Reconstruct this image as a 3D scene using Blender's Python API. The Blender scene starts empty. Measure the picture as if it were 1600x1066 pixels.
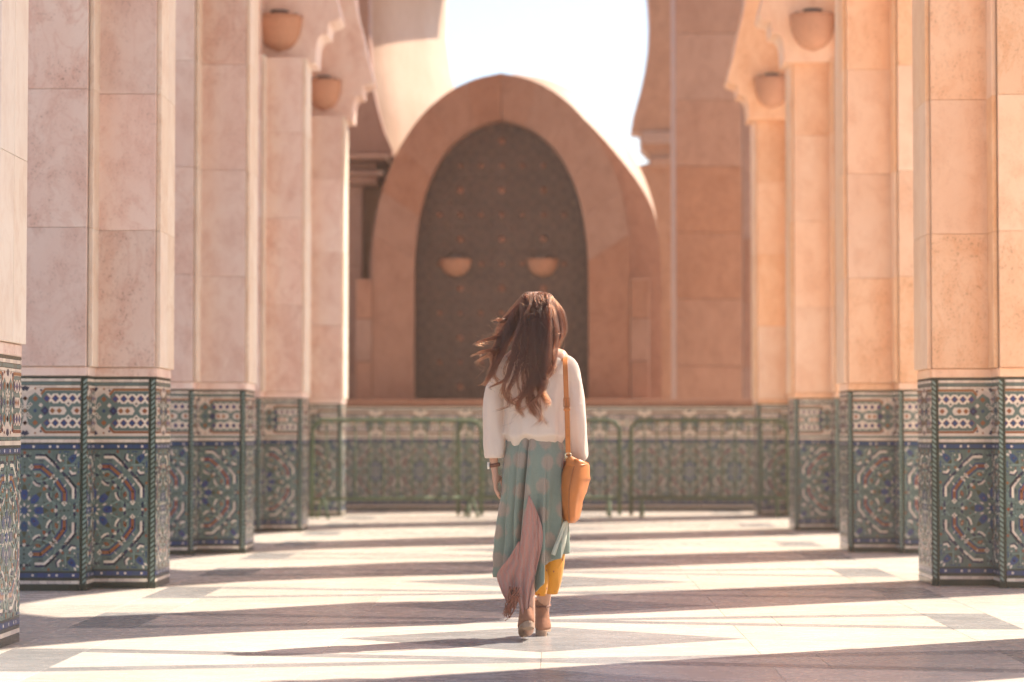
import bpy, math, random
from math import sin, cos, pi, radians, sqrt, atan2
from mathutils import Vector, Matrix, noise
random.seed(7)
S = bpy.context.scene
COL = S.collection

# ------------------------------------------------------------------ camera, sky, sun, exposure
CAMH = 1.0
cd = bpy.data.cameras.new('camera'); cam = bpy.data.objects.new('camera', cd); COL.objects.link(cam)
cam.location = (0, 0, CAMH); cam.rotation_euler = (radians(90 + 2.213), 0, radians(1.0))
cd.lens = 85; cd.sensor_width = 36; cd.clip_end = 2000
cd.dof.use_dof = True; cd.dof.focus_distance = 11.9; cd.dof.aperture_fstop = 2.0
S.camera = cam
SUN = Vector((.83 * cos(radians(47)), .56 * cos(radians(47)), sin(radians(47)))).normalized()
W = bpy.data.worlds.new('World'); S.world = W; W.use_nodes = True
wn = W.node_tree.nodes; wl = W.node_tree.links; bgn = wn['Background']
sky = wn.new('ShaderNodeTexSky'); sky.sky_type = 'NISHITA'; sky.sun_disc = False
sky.sun_elevation = radians(47); sky.sun_rotation = atan2(.83, .56)
sky.air_density = 1.0; sky.dust_density = 1.2; sky.ozone_density = 1.0
wl.new(sky.outputs[0], bgn.inputs[0]); bgn.inputs[1].default_value = 0.068
sd = bpy.data.lights.new('sun', 'SUN'); sd.energy = 3.0; sd.angle = radians(.5); sd.color = (1, .90, .76)
so = bpy.data.objects.new('sun', sd); COL.objects.link(so); so.location = (20, 14, 30)
so.rotation_euler = (-SUN).to_track_quat('-Z', 'Y').to_euler()
S.view_settings.view_transform = 'Standard'; S.view_settings.look = 'None'
S.view_settings.exposure = 1.95; S.view_settings.gamma = 1.0
S.view_settings.use_curve_mapping = False
S.render.engine = 'CYCLES'
cy = S.cycles; cy.use_denoising = True; cy.max_bounces = 10; cy.diffuse_bounces = 6; cy.glossy_bounces = 4
cy.transparent_max_bounces = 8; cy.caustics_reflective = False; cy.caustics_refractive = False
cy.sample_clamp_indirect = 6.0

FOC = 85 / 36 * 1600
_R = cam.rotation_euler.to_matrix()
def P(px, py, Y):
    'point on the plane at distance Y that the photograph shows at pixel (px, py)'
    d = _R @ Vector(((px - 800) / FOC, (533 - py) / FOC, -1))
    k = Y / d.y
    return Vector((d.x * k, Y, CAMH + d.z * k))

# ------------------------------------------------------------------ helpers
class MB:
    def __init__(s): s.v = []; s.f = []; s.m = []
    def add(s, vs, fs, m=0):
        b = len(s.v); s.v += [tuple(v) for v in vs]
        for f in fs: s.f.append(tuple(b + i for i in f)); s.m.append(m)
    def box(s, x0, x1, y0, y1, z0, z1, m=0):
        s.add([(x0,y0,z0),(x1,y0,z0),(x1,y1,z0),(x0,y1,z0),(x0,y0,z1),(x1,y0,z1),(x1,y1,z1),(x0,y1,z1)],
              [(0,3,2,1),(4,5,6,7),(0,1,5,4),(1,2,6,5),(2,3,7,6),(3,0,4,7)], m)
    def cbox(s, x0, x1, y0, y1, z0, z1, c=.006, m=0):
        'box with chamfered edges'
        xs = (x0, x0+c, x1-c, x1); ys = (y0, y0+c, y1-c, y1); zs = (z0, z0+c, z1-c, z1)
        idx = {}; vs = []
        for i in range(4):
            for j in range(4):
                for k in range(4):
                    e = (i in (0,3)) + (j in (0,3)) + (k in (0,3))
                    if e == 1: idx[i,j,k] = len(vs); vs.append((xs[i],ys[j],zs[k]))
        fs = []
        def q(*a): fs.append(tuple(idx[t] for t in a))
        for (i, fl) in ((0,0),(3,1)):
            a = [(i,1,1),(i,2,1),(i,2,2),(i,1,2)]; q(*(a if fl else a[::-1]))
            a = [(1,i,1),(2,i,1),(2,i,2),(1,i,2)]; q(*(a[::-1] if fl else a))
            a = [(1,1,i),(2,1,i),(2,2,i),(1,2,i)]; q(*(a if fl else a[::-1]))
        n = lambda t: 1 if t == 0 else 2
        for i in (0,3):
            for j in (0,3):
                q((i,n(j),1),(i,n(j),2),(n(i),j,2),(n(i),j,1))
                q((i,1,n(j)),(i,2,n(j)),(n(i),2,j),(n(i),1,j))
                q((1,i,n(j)),(2,i,n(j)),(2,n(i),j),(1,n(i),j))
        for i in (0,3):
            for j in (0,3):
                for k in (0,3): q((i,n(j),n(k)),(n(i),j,n(k)),(n(i),n(j),k))
        s.add(vs, fs, m)
    def prism(s, poly, f0, f1, m=0, cap0=True, cap1=True):
        'poly: list of 2d points; f0, f1 map a 2d point to 3d'
        n = len(poly); vs = [f0(p) for p in poly] + [f1(p) for p in poly]
        fs = [(i, (i+1) % n, n+(i+1) % n, n+i) for i in range(n)]
        if cap0: fs.append(tuple(range(n))[::-1])
        if cap1: fs.append(tuple(range(n, 2*n)))
        s.add(vs, fs, m)
    def loft(s, rings, closed=True, cap0=False, cap1=False, m=0):
        n = len(rings[0]); vs = [p for r in rings for p in r]; fs = []
        for i in range(len(rings)-1):
            for j in range(n if closed else n-1):
                k = (j+1) % n
                fs.append((i*n+j, i*n+k, (i+1)*n+k, (i+1)*n+j))
        if cap0: fs.append(tuple(range(n))[::-1])
        if cap1: fs.append(tuple(range((len(rings)-1)*n, len(rings)*n)))
        s.add(vs, fs, m)
    def tube(s, pts, r, n=8, m=0, caps=True):
        pts = [Vector(p) for p in pts]; rings = []; N = None
        for i, p in enumerate(pts):
            t = (pts[min(i+1, len(pts)-1)] - pts[max(i-1, 0)]).normalized()
            if N is None: N = t.orthogonal().normalized()
            N = (N - t * N.dot(t)).normalized(); B = t.cross(N)
            rr = r[i] if isinstance(r, (list, tuple)) else r
            rings.append([p + (N * cos(2*pi*j/n) + B * sin(2*pi*j/n)) * rr for j in range(n)])
        s.loft(rings, True, caps, caps, m)
    def build(s, name, mats, parent=None, smooth=False, kind=None):
        me = bpy.data.meshes.new(name); me.from_pydata(s.v, [], s.f)
        mats = mats if isinstance(mats, (list, tuple)) else [mats]
        for q in mats: me.materials.append(q)
        if len(mats) > 1: me.polygons.foreach_set('material_index', s.m)
        if smooth: me.polygons.foreach_set('use_smooth', [True] * len(s.f))
        me.update()
        return link(name, me, parent, kind)
def link(name, me, parent=None, kind=None, loc=None, rz=0):
    o = bpy.data.objects.new(name, me); COL.objects.link(o)
    if parent: o.parent = parent
    if loc is not None: o.location = loc
    if rz: o.rotation_euler = (0, 0, rz)
    if kind: o['kind'] = kind
    return o
def tag(o, label, cat, group=None):
    o['label'] = label; o['category'] = cat
    if group: o['group'] = group
    return o
def thing(name, label, cat, loc=(0,0,0), group=None, rz=0):
    o = bpy.data.objects.new(name, None); COL.objects.link(o); o.empty_display_size = .2
    o.location = loc; o.rotation_euler = (0, 0, rz)
    return tag(o, label, cat, group)
def lerp(a, b, t): return a + (b - a) * t
def smooth(t): t = max(0, min(1, t)); return t*t*(3-2*t)
def interp(tab, t):
    'piecewise smooth table lookup: rows (t, a, b, ...)'
    if t <= tab[0][0]: return tab[0][1:]
    for i in range(len(tab)-1):
        if t <= tab[i+1][0]:
            k = smooth((t-tab[i][0])/(tab[i+1][0]-tab[i][0])); k = .5*k + .5*(t-tab[i][0])/(tab[i+1][0]-tab[i][0])
            return tuple(lerp(x, y, k) for x, y in zip(tab[i][1:], tab[i+1][1:]))
    return tab[-1][1:]
def spline(pts, n):
    'Catmull-Rom through pts, n samples'
    p = [Vector(q) for q in pts]; p = [2*p[0]-p[1]] + p + [2*p[-1]-p[-2]]; out = []
    m = len(p) - 3
    for i in range(n):
        u = i/(n-1)*m; k = min(int(u), m-1); t = u-k
        a, b, c, d = p[k:k+4]
        out.append(.5*((2*b)+(c-a)*t+(2*a-5*b+4*c-d)*t*t+(3*b-a-3*c+d)*t*t*t))
    return out
def nz(x, y=0, z=0): return noise.noise(Vector((x, y, z)))

# ------------------------------------------------------------------ materials
def new_mat(name):
    m = bpy.data.materials.new(name); m.use_nodes = True
    nt = m.node_tree; return m, nt.nodes, nt.links, nt.nodes['Principled BSDF']
def nd(n, t, **k):
    x = n.new(t)
    for a, b in k.items():
        if a in x.inputs: x.inputs[a].default_value = b
        else: setattr(x, a, b)
    return x
def ramp(n, l, src, stops):
    r = n.new('ShaderNodeValToRGB'); e = r.color_ramp.elements
    while len(e) < len(stops): e.new(.5)
    for q, (p, c) in zip(e, stops): q.position = p; q.color = (*c, 1) if len(c) == 3 else c
    l.new(src, r.inputs[0]); return r.outputs[0]
def mixc(n, l, f, a, b, mode='MIX'):
    x = n.new('ShaderNodeMix'); x.data_type = 'RGBA'; x.blend_type = mode; x.clamp_factor = True
    for s, v in ((0, f), (6, a), (7, b)):
        if isinstance(v, (int, float)): x.inputs[s].default_value = v
        elif isinstance(v, tuple): x.inputs[s].default_value = (*v, 1)
        else: l.new(v, x.inputs[s])
    return x.outputs[2]
def math_(n, l, op, a, b=None):
    x = n.new('ShaderNodeMath'); x.operation = op
    for i, v in enumerate((a, b)):
        if v is None: continue
        if isinstance(v, (int, float)): x.inputs[i].default_value = v
        else: l.new(v, x.inputs[i])
    return x.outputs[0]
def bump(n, l, p, h, strength, dist=.01):
    b = nd(n, 'ShaderNodeBump', Strength=strength, Distance=dist); l.new(h, b.inputs['Height']); l.new(b.outputs[0], p.inputs['Normal'])
def coords(n, l, stretch=(1,1,1), rnd=True):
    g = n.new('ShaderNodeNewGeometry'); oi = n.new('ShaderNodeObjectInfo')
    v = n.new('ShaderNodeVectorMath'); v.operation = 'MULTIPLY'; v.inputs[1].default_value = stretch; l.new(g.outputs['Position'], v.inputs[0])
    out = v.outputs[0]
    if rnd:
        r = math_(n, l, 'MULTIPLY', oi.outputs['Random'], 53.0)
        a = n.new('ShaderNodeVectorMath'); a.operation = 'ADD'; l.new(out, a.inputs[0]); l.new(r, a.inputs[1]); out = a.outputs[0]
    return out, oi.outputs['Random'], g
def stone(name, pale, mid, dark, rough=.55, pits=.75, var=.19, stretch=(1,1,.7)):
    m, n, l, p = new_mat(name)
    co, rnd, g = coords(n, l, stretch)
    a = nd(n, 'ShaderNodeTexNoise', Scale=1.6, Detail=6.0, Roughness=.6, Distortion=.6); l.new(co, a.inputs[0])
    b = nd(n, 'ShaderNodeTexNoise', Scale=5.5, Detail=9.0, Roughness=.7, Distortion=.35); l.new(co, b.inputs[0])
    c = nd(n, 'ShaderNodeTexNoise', Scale=85.0, Detail=4.0, Roughness=.7); l.new(co, c.inputs[0])
    base = mixc(n, l, ramp(n, l, a.outputs[0], [(.36,(0,0,0)),(.64,(1,1,1))]), pale, mid)
    base = mixc(n, l, math_(n, l, 'MULTIPLY', ramp(n, l, b.outputs[0], [(.46,(0,0,0)),(.68,(1,1,1))]), .75), base, dark)
    # fossil pits cluster where the large noise is high
    pit = math_(n, l, 'MULTIPLY', ramp(n, l, c.outputs[0], [(.55,(0,0,0)),(.68,(1,1,1))]), ramp(n, l, b.outputs[0], [(.42,(.12,.12,.12)),(.66,(1,1,1))]))
    wnn = n.new('ShaderNodeTexWhiteNoise'); wnn.noise_dimensions = '1D'; l.new(rnd, wnn.inputs['W'])
    pit = math_(n, l, 'MULTIPLY', pit, math_(n, l, 'MULTIPLY', math_(n, l, 'ADD', wnn.outputs['Value'], .25), pits*1.5))
    ve = nd(n, 'ShaderNodeTexNoise', Scale=2.3, Detail=7.0, Roughness=.55, Distortion=1.8); l.new(co, ve.inputs[0])
    vm = math_(n, l, 'MULTIPLY', ramp(n, l, ve.outputs[0], [(.475,(0,0,0)),(.5,(1,1,1)),(.525,(0,0,0))]), math_(n, l, 'MULTIPLY', wnn.outputs['Value'], .55))
    base = mixc(n, l, vm, base, dark)
    base = mixc(n, l, pit, base, tuple(x*.45 for x in dark))
    h = nd(n, 'ShaderNodeHueSaturation'); l.new(base, h.inputs['Color'])
    l.new(math_(n, l, 'ADD', math_(n, l, 'MULTIPLY', rnd, var), 1 - var/2), h.inputs['Value'])
    l.new(math_(n, l, 'ADD', math_(n, l, 'MULTIPLY', wnn.outputs['Value'], .28), .84), h.inputs['Saturation'])
    l.new(h.outputs[0], p.inputs['Base Color'])
    p.inputs['Roughness'].default_value = rough; p.inputs['Specular IOR Level'].default_value = .35
    hgt = math_(n, l, 'SUBTRACT', math_(n, l, 'MULTIPLY', b.outputs[0], .3), pit)
    bump(n, l, p, hgt, .25, .006)
    return m
def plain(name, col, rough=.5, metal=0, nscale=40, namt=.25, bstr=.1, spec=.5, coat=0, stretch=(1,1,1)):
    m, n, l, p = new_mat(name)
    co, rnd, g = coords(n, l, stretch, False)
    a = nd(n, 'ShaderNodeTexNoise', Scale=nscale, Detail=5.0, Roughness=.6); l.new(co, a.inputs[0])
    b = nd(n, 'ShaderNodeTexNoise', Scale=nscale*.13, Detail=3.0); l.new(co, b.inputs[0])
    f = math_(n, l, 'ADD', math_(n, l, 'MULTIPLY', a.outputs[0], .5), math_(n, l, 'MULTIPLY', b.outputs[0], .5))
    l.new(mixc(n, l, ramp(n, l, f, [(.3,(0,0,0)),(.7,(1,1,1))]), tuple(c*(1-namt) for c in col), tuple(min(1, c*(1+namt)) for c in col)), p.inputs['Base Color'])
    p.inputs['Roughness'].default_value = rough; p.inputs['Metallic'].default_value = metal
    p.inputs['Specular IOR Level'].default_value = spec; p.inputs['Coat Weight'].default_value = coat
    if bstr: bump(n, l, p, a.outputs[0], bstr, .003)
    return m
def glaze(name, col, var=.3, rough=.22):
    'hand-cut glazed tile: every chip its own shade, slightly wavy'
    m, n, l, p = new_mat(name)
    co, rnd, g = coords(n, l, (1,1,1), False)
    h = nd(n, 'ShaderNodeHueSaturation'); h.inputs['Color'].default_value = (*col, 1)
    a = nd(n, 'ShaderNodeTexNoise', Scale=38.0, Detail=3.0); l.new(co, a.inputs[0])
    v = math_(n, l, 'ADD', math_(n, l, 'MULTIPLY', g.outputs['Random Per Island'], var), math_(n, l, 'MULTIPLY', a.outputs[0], var))
    l.new(math_(n, l, 'ADD', v, 1-var), h.inputs['Value'])
    hs = math_(n, l, 'ADD', math_(n, l, 'MULTIPLY', g.outputs['Random Per Island'], .03), .485); l.new(hs, h.inputs['Hue'])
    l.new(h.outputs[0], p.inputs['Base Color']); p.inputs['Roughness'].default_value = rough
    p.inputs['Specular IOR Level'].default_value = .5
    b = nd(n, 'ShaderNodeTexNoise', Scale=26.0, Detail=2.0); l.new(co, b.inputs[0])
    bump(n, l, p, b.outputs[0], .3, .004)
    return m
def marble(name, c1, c2, vein, rough=.2):
    m, n, l, p = new_mat(name)
    co, rnd, g = coords(n, l, (1.0,1.6,1))
    a = nd(n, 'ShaderNodeTexNoise', Scale=1.5, Detail=6.0, Roughness=.5, Distortion=1.0); l.new(co, a.inputs[0])
    b = nd(n, 'ShaderNodeTexNoise', Scale=6.0, Detail=5.0, Roughness=.6); l.new(co, b.inputs[0])
    base = mixc(n, l, ramp(n, l, a.outputs[0], [(.35,(0,0,0)),(.65,(1,1,1))]), c1, c2)
    base = mixc(n, l, math_(n, l, 'MULTIPLY', ramp(n, l, a.outputs[0], [(.46,(0,0,0)),(.5,(1,1,1)),(.54,(0,0,0))]), .22), base, vein)
    base = mixc(n, l, math_(n, l, 'MULTIPLY', ramp(n, l, b.outputs[0], [(.45,(0,0,0)),(.75,(1,1,1))]), .15), base, vein)
    h = nd(n, 'ShaderNodeHueSaturation'); l.new(base, h.inputs['Color'])
    l.new(math_(n, l, 'ADD', math_(n, l, 'MULTIPLY', rnd, .16), .92), h.inputs['Value'])
    l.new(h.outputs[0], p.inputs['Base Color'])
    rr = math_(n, l, 'ADD', math_(n, l, 'MULTIPLY', b.outputs[0], .25), rough-.06); l.new(rr, p.inputs['Roughness'])
    p.inputs['Specular IOR Level'].default_value = .5
    bump(n, l, p, a.outputs[0], .012, .004)
    return m
M = {}
M['stone_left'] = stone('pink_travertine', (.79,.645,.56), (.745,.55,.465), (.64,.40,.32))
M['stone_right'] = stone('apricot_travertine', (.88,.61,.42), (.85,.54,.345), (.76,.43,.25))  # same travertine with the orange flare glow put into the colour
M['stone_far'] = stone('tan_travertine', (.34,.185,.13), (.30,.155,.105), (.24,.11,.07), var=.05)  # stone darkened for the far end's shade, put into the colour
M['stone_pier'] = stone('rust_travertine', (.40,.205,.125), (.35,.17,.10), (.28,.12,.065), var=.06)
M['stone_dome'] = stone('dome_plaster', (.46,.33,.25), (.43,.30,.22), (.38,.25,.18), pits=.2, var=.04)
M['stone_pale'] = stone('cream_marble', (.80,.71,.60), (.76,.64,.52), (.66,.50,.38), pits=.2, var=.06)  # pink pillars' aisle flanks made paler: incoming light put into the colour
M['stone_cream'] = stone('warm_cream_marble', (.90,.64,.43), (.86,.57,.36), (.76,.46,.27), pits=.2, var=.06)  # flare-side flanks made paler and peachier: glow put into the colour
M['terracotta'] = plain('terracotta', (.52,.27,.165), .75, nscale=30, namt=.15, bstr=.15)
M['clay_dark'] = plain('dark_clay', (.36,.175,.105), .75, nscale=30, namt=.2, bstr=.15)  # terracotta copy darkened to offset haze and back light on the door
M['soot'] = plain('sooty_glass', (.05,.045,.05), .5)  # even dark tone for lamp glass and back plate
M['door'] = plain('aged_bronze', (.050,.029,.025), .6, nscale=25, namt=.45, bstr=.2)
M['door_strap'] = plain('bronze_strap', (.115,.072,.063), .5, nscale=25, namt=.35, bstr=.2)
M['boss'] = plain('copper_boss', (.22,.095,.06), .5, .3, nscale=30, namt=.3)
M['joint'] = plain('joint_mortar', (.42,.36,.31), .85, nscale=60)
M['marble_white'] = marble('white_marble', (.70,.615,.53), (.66,.575,.49), (.50,.44,.395))
M['marble_grey'] = marble('grey_marble', (.33,.32,.31), (.27,.265,.26), (.44,.42,.40))
M['barrier'] = plain('green_paint', (.045,.088,.035), .7, nscale=50, namt=.3, bstr=.1)
Z = dict(green=(.098,.155,.142), light=(.19,.28,.25), white=(.68,.59,.50), blue=(.018,.055,.165), navy=(.012,.018,.06), brown=(.25,.085,.034),
         dark=(.018,.035,.025), olive=(.06,.07,.03), amber=(.42,.17,.04))
ZN = list(Z); ZM = [glaze('glaze_' + k, c) for k, c in Z.items()]

# ------------------------------------------------------------------ the setting: floor
H = 1.375                                  # height of the tiled dado
XL, XR = -2.60, 2.505                      # aisle faces of the pillars
XC = -.06; MOD = 2.29
DL = [11.43 + 4.58*k for k in range(5)]
DR = [11.80 + 4.58*k for k in range(5)]
fl = MB(); fl.add([(-300,-60,-.03),(300,-60,-.03),(300,600,-.03),(-300,600,-.03)], [(0,1,2,3)])
floor = fl.build('floor', M['joint'], kind='structure')
def slab_poly(mb, poly, m=0, gap=.0009, t=.028):
    c = Vector((sum(p[0] for p in poly)/len(poly), sum(p[1] for p in poly)/len(poly)))
    n = len(poly); area = sum(poly[i][0]*poly[(i+1)%n][1]-poly[(i+1)%n][0]*poly[i][1] for i in range(n))
    if area < 0: poly = poly[::-1]
    def inset(g):
        out = []
        for i in range(n):
            a, b, d = Vector(poly[i-1]), Vector(poly[i]), Vector(poly[(i+1)%n])
            e1 = (b-a).normalized(); e2 = (d-b).normalized(); n1 = Vector((-e1.y, e1.x)); n2 = Vector((-e2.y, e2.x))
            k = 1 + n1.dot(n2); out.append(b + (n1+n2)*(g/max(k,.25)))
        return out
    o = inset(gap); i2 = inset(gap + .001)
    vs = [(p.x,p.y,-t) for p in o] + [(p.x,p.y,-.0015) for p in o] + [(p.x,p.y,0) for p in i2]
    fs = [(i,(i+1)%n,n+(i+1)%n,n+i) for i in range(n)] + [(n+i,n+(i+1)%n,2*n+(i+1)%n,2*n+i) for i in range(n)] + [tuple(range(2*n,3*n))]
    mb.add(vs, fs, m)
def module_polys():
    out = []
    for s in (-1, 1):
        def q(*pts, g=0, both=True):
            for sy in ((1,-1) if both else (1,)):
                out.append(([(XC + s*r, y*sy) for r, y in pts], g))
        q((2.11,-.37),(2.11,.37),(1.25,.19),(1.25,-.19), both=False)
        q((1.25,-.19),(1.25,.19),(.35,0), both=False)
        q((0,0),(.35,0),(1.25,.19),(1.25,.366),(0,.10), g=1)
        q((1.25,.19),(2.11,.37),(2.11,.55),(1.25,.366), g=1)
        q((2.11,0),(2.47,0),(2.47,.55),(2.11,.55), g=1)
        q((0,.10),(1.0,.313),(1.0,1.145),(0,.395))
        q((1.0,.313),(2.11,.55),(2.11,.80),(1.0,1.145))
        if s > 0: q((-1.0,1.145),(0,.395),(1.0,1.145), g=1)
        q((1.0,1.145),(2.11,.80),(2.11,1.145))
        q((2.11,.55),(2.47,.55),(2.47,1.145),(2.11,1.145))
        q((2.47,0),(3.35,0),(3.35,1.145),(2.47,1.145)); q((3.35,0),(4.3,0),(4.3,1.145),(3.35,1.145))
    return out
polys = module_polys()
shared = []
for k in range(-2, 9):
    yc = 13.05 + MOD*k
    if 9.0 < yc < 21:
        for i, (pl, g) in enumerate(polys):
            if len(shared) <= i:
                b = MB(); slab_poly(b, pl); me = b.build('floor_slab', M['marble_grey' if g else 'marble_white'], floor).data
                shared.append(me); COL.objects[-1].location = (0, yc, 0)
            else: link('floor_slab', shared[i], floor, loc=(0, yc, 0))
    else:
        b = MB()
        for pl, g in polys: slab_poly(b, [(x, y+yc) for x, y in pl], g)
        b.build('distant_paving' if yc > 20 else 'near_paving', [M['marble_white'], M['marble_grey']], floor, kind='stuff')
b = MB()
for i in range(-14, 14):                      # plain paving outside the galleries
    for j in range(-6, 24):
        x0 = i*2.2; y0 = j*2.2
        for (a, c) in ((max(x0, 4.24), x0+2.2), (x0, min(x0+2.2, -4.36))):
            if c - a > .15: slab_poly(b, [(a,y0),(c,y0),(c,y0+2.2),(a,y0+2.2)])
b.build('plaza_paving', M['marble_white'], floor, kind='stuff')

# ------------------------------------------------------------------ zellige half panels (u: 0 at the star, w at the outer corner; v: height)
def clip(poly, axis, lim, keep_less):
    out = []
    n = len(poly)
    for i in range(n):
        a, b = poly[i], poly[(i+1) % n]
        ia = (a[axis] <= lim) == keep_less or a[axis] == lim; ib = (b[axis] <= lim) == keep_less or b[axis] == lim
        if ia: out.append(a)
        if ia != ib:
            t = (lim-a[axis])/(b[axis]-a[axis]); out.append((a[0]+(b[0]-a[0])*t, a[1]+(b[1]-a[1])*t))
    return out
def dia(x, y, r, ry=None): ry = ry or r; return [(x-r,y),(x,y-ry),(x+r,y),(x,y+ry)]
def kite(x, y, ang, L, w, k=.5):
    c, s = cos(ang), sin(ang); pts = [(-L*k,0),(0,-w),(L*(1-k),0),(0,w)]
    return [(x+a*c-b*s, y+a*s+b*c) for a, b in pts]
def band(pts, w):
    out = []; P2 = [Vector(p) for p in pts]; nn = []
    for i in range(len(P2)):
        e = []
        if i: e.append((P2[i]-P2[i-1]).normalized())
        if i < len(P2)-1: e.append((P2[i+1]-P2[i]).normalized())
        ns = [Vector((-q.y, q.x)) for q in e]
        nn.append(ns[0] if len(ns) == 1 else (ns[0]+ns[1])/(1+ns[0].dot(ns[1])))
    for i in range(len(P2)-1):
        out.append([tuple(P2[i]+nn[i]*w/2), tuple(P2[i]-nn[i]*w/2), tuple(P2[i+1]-nn[i+1]*w/2), tuple(P2[i+1]+nn[i+1]*w/2)])
    return out
def off(pts, d):
    P2 = [Vector(p) for p in pts]; r = []
    for i in range(len(P2)):
        e = []
        if i: e.append((P2[i]-P2[i-1]).normalized())
        if i < len(P2)-1: e.append((P2[i+1]-P2[i]).normalized())
        ns = [Vector((-q.y, q.x)) for q in e]; n0 = ns[0] if len(ns) == 1 else (ns[0]+ns[1])/(1+ns[0].dot(ns[1]))
        r.append(tuple(P2[i]+n0*d))
    return r
def rosette():
    R = []
    def a(m, *ps):
        for p in ps: R.append((p, m))
    ch = [(338,72),(338,142),(270,230)]
    a('brown', *band(ch, 26)); a('blue', *band(off(ch,20),11)); a('blue', *band(off(ch,-20),11))
    a('light', *band(off(ch,40),11))
    for d in ((338,44),(325,58),(351,58),(338,72)): a('white', dia(*d, 11))
    a('white', dia(338,142,11))
    for d in ((270,230),(256,247),(252,228),(274,248)): a('white', dia(*d, 10))
    a('brown', dia(338,58,6), dia(263,239,6))
    wh = [(412,92),(412,172),(342,260)]
    a('white', *band(wh,19)); a('navy', *band(off(wh,-19),16))
    a('brown', kite(272,118,1.2,62,15)); a('white', dia(272,120,8))
    cm = [(190,134),(199,98),(224,70)]
    a('white', *band(cm,17)); a('navy', *band(off(cm,16),13))
    for an, in ((0,),(pi/4,)):
        c, s = cos(an), sin(an)
        T = lambda r, w: (r*c - w*s, r*s + w*c)
        a('blue', [T(78,0),T(98,-24),T(132,-29),T(160,-22),T(160,22),T(132,29),T(98,24)])
        a('olive', [T(163,-21),T(184,-15),T(208,0),T(184,15),T(163,21)])
        a('white', [T(30,0),T(44,-9),T(64,0),T(44,9)])
        a('brown', kite(*T(240,0),an,44,17)); a('white', kite(*T(264,0),an,38,17))
        a('navy', kite(*T(272,34),an+pi/2,58,11), kite(*T(272,-34),an+pi/2,58,11))
        a('brown', dia(*T(116,0),9))
    an = pi/8; c, s = cos(an), sin(an); T = lambda r, w: (r*c - w*s, r*s + w*c)
    a('white', [T(82,0),T(106,-9),T(134,0),T(106,9)])
    a('navy', kite(424,34,pi/2,62,13), kite(424,-34,pi/2,62,13)); a('white', dia(422,0,10)); a('brown', dia(450,0,16))
    a('dark', dia(247,247,15), dia(338,0,12), dia(305,0,8), dia(371,0,8), dia(300,60,7))
    an = pi/4; c, s = cos(an), sin(an); T = lambda r, w: (r*c - w*s, r*s + w*c)
    a('olive', [T(505,0),T(522,-16),T(536,-22),T(536,22),T(522,16)])
    a('blue', [T(540,-24),T(575,-26),T(600,-18),T(622,0),T(600,18),T(575,26),T(540,24)]); a('brown', dia(*T(572,0),10))
    a('navy', kite(*T(436,40),an+pi/2,80,13), kite(*T(436,-40),an+pi/2,80,13)); a('white', dia(*T(438,0),15)); a('brown', dia(*T(462,0),14))
    a('white', kite(452,432,.5,40,10))
    cm2 = [(382,310),(404,286),(436,292)]
    a('white', *band(cm2,17)); a('navy', *band(off(cm2,-15),12))
    a('brown', dia(456,208,14)); a('blue', dia(456,300,9)); a('dark', dia(380,222,9), dia(300,170,7), dia(170,60,7))
    # strapwork lines between the motifs
    for rr, aa, cc, sz in ((158,.21,'white',8),(205,.20,'brown',7),(300,.30,'white',8),(372,.60,'light',9),(398,.10,'light',8),(456,.62,'white',8),(470,.40,'navy',9),(505,.70,'brown',9),(232,.55,'blue',8),(120,.39,'blue',7),(330,.72,'white',8),(440,.28,'white',7),(540,.66,'white',8),(560,.88,'navy',10)):
        a(cc, dia(rr*cos(aa), rr*sin(aa), sz))
    a('olive', *band([(236,150),(262,190)],12)); a('white', *band([(330,180),(352,205)],8)); a('blue', *band([(455,330),(455,380)],10)); a('navy', *band([(386,120),(386,160)],7))
    a('light', *band([(150,38),(232,72),(300,30)],9)); a('light', *band([(222,92),(236,196)],9)); a('light', *band([(380,60),(404,30),(452,52)],9))
    a('light', *band([(300,268),(392,236),(450,150)],9)); a('light', *band([(330,352),(452,352)],8))
    return R
ROS = rosette()
_cache = {}
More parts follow.
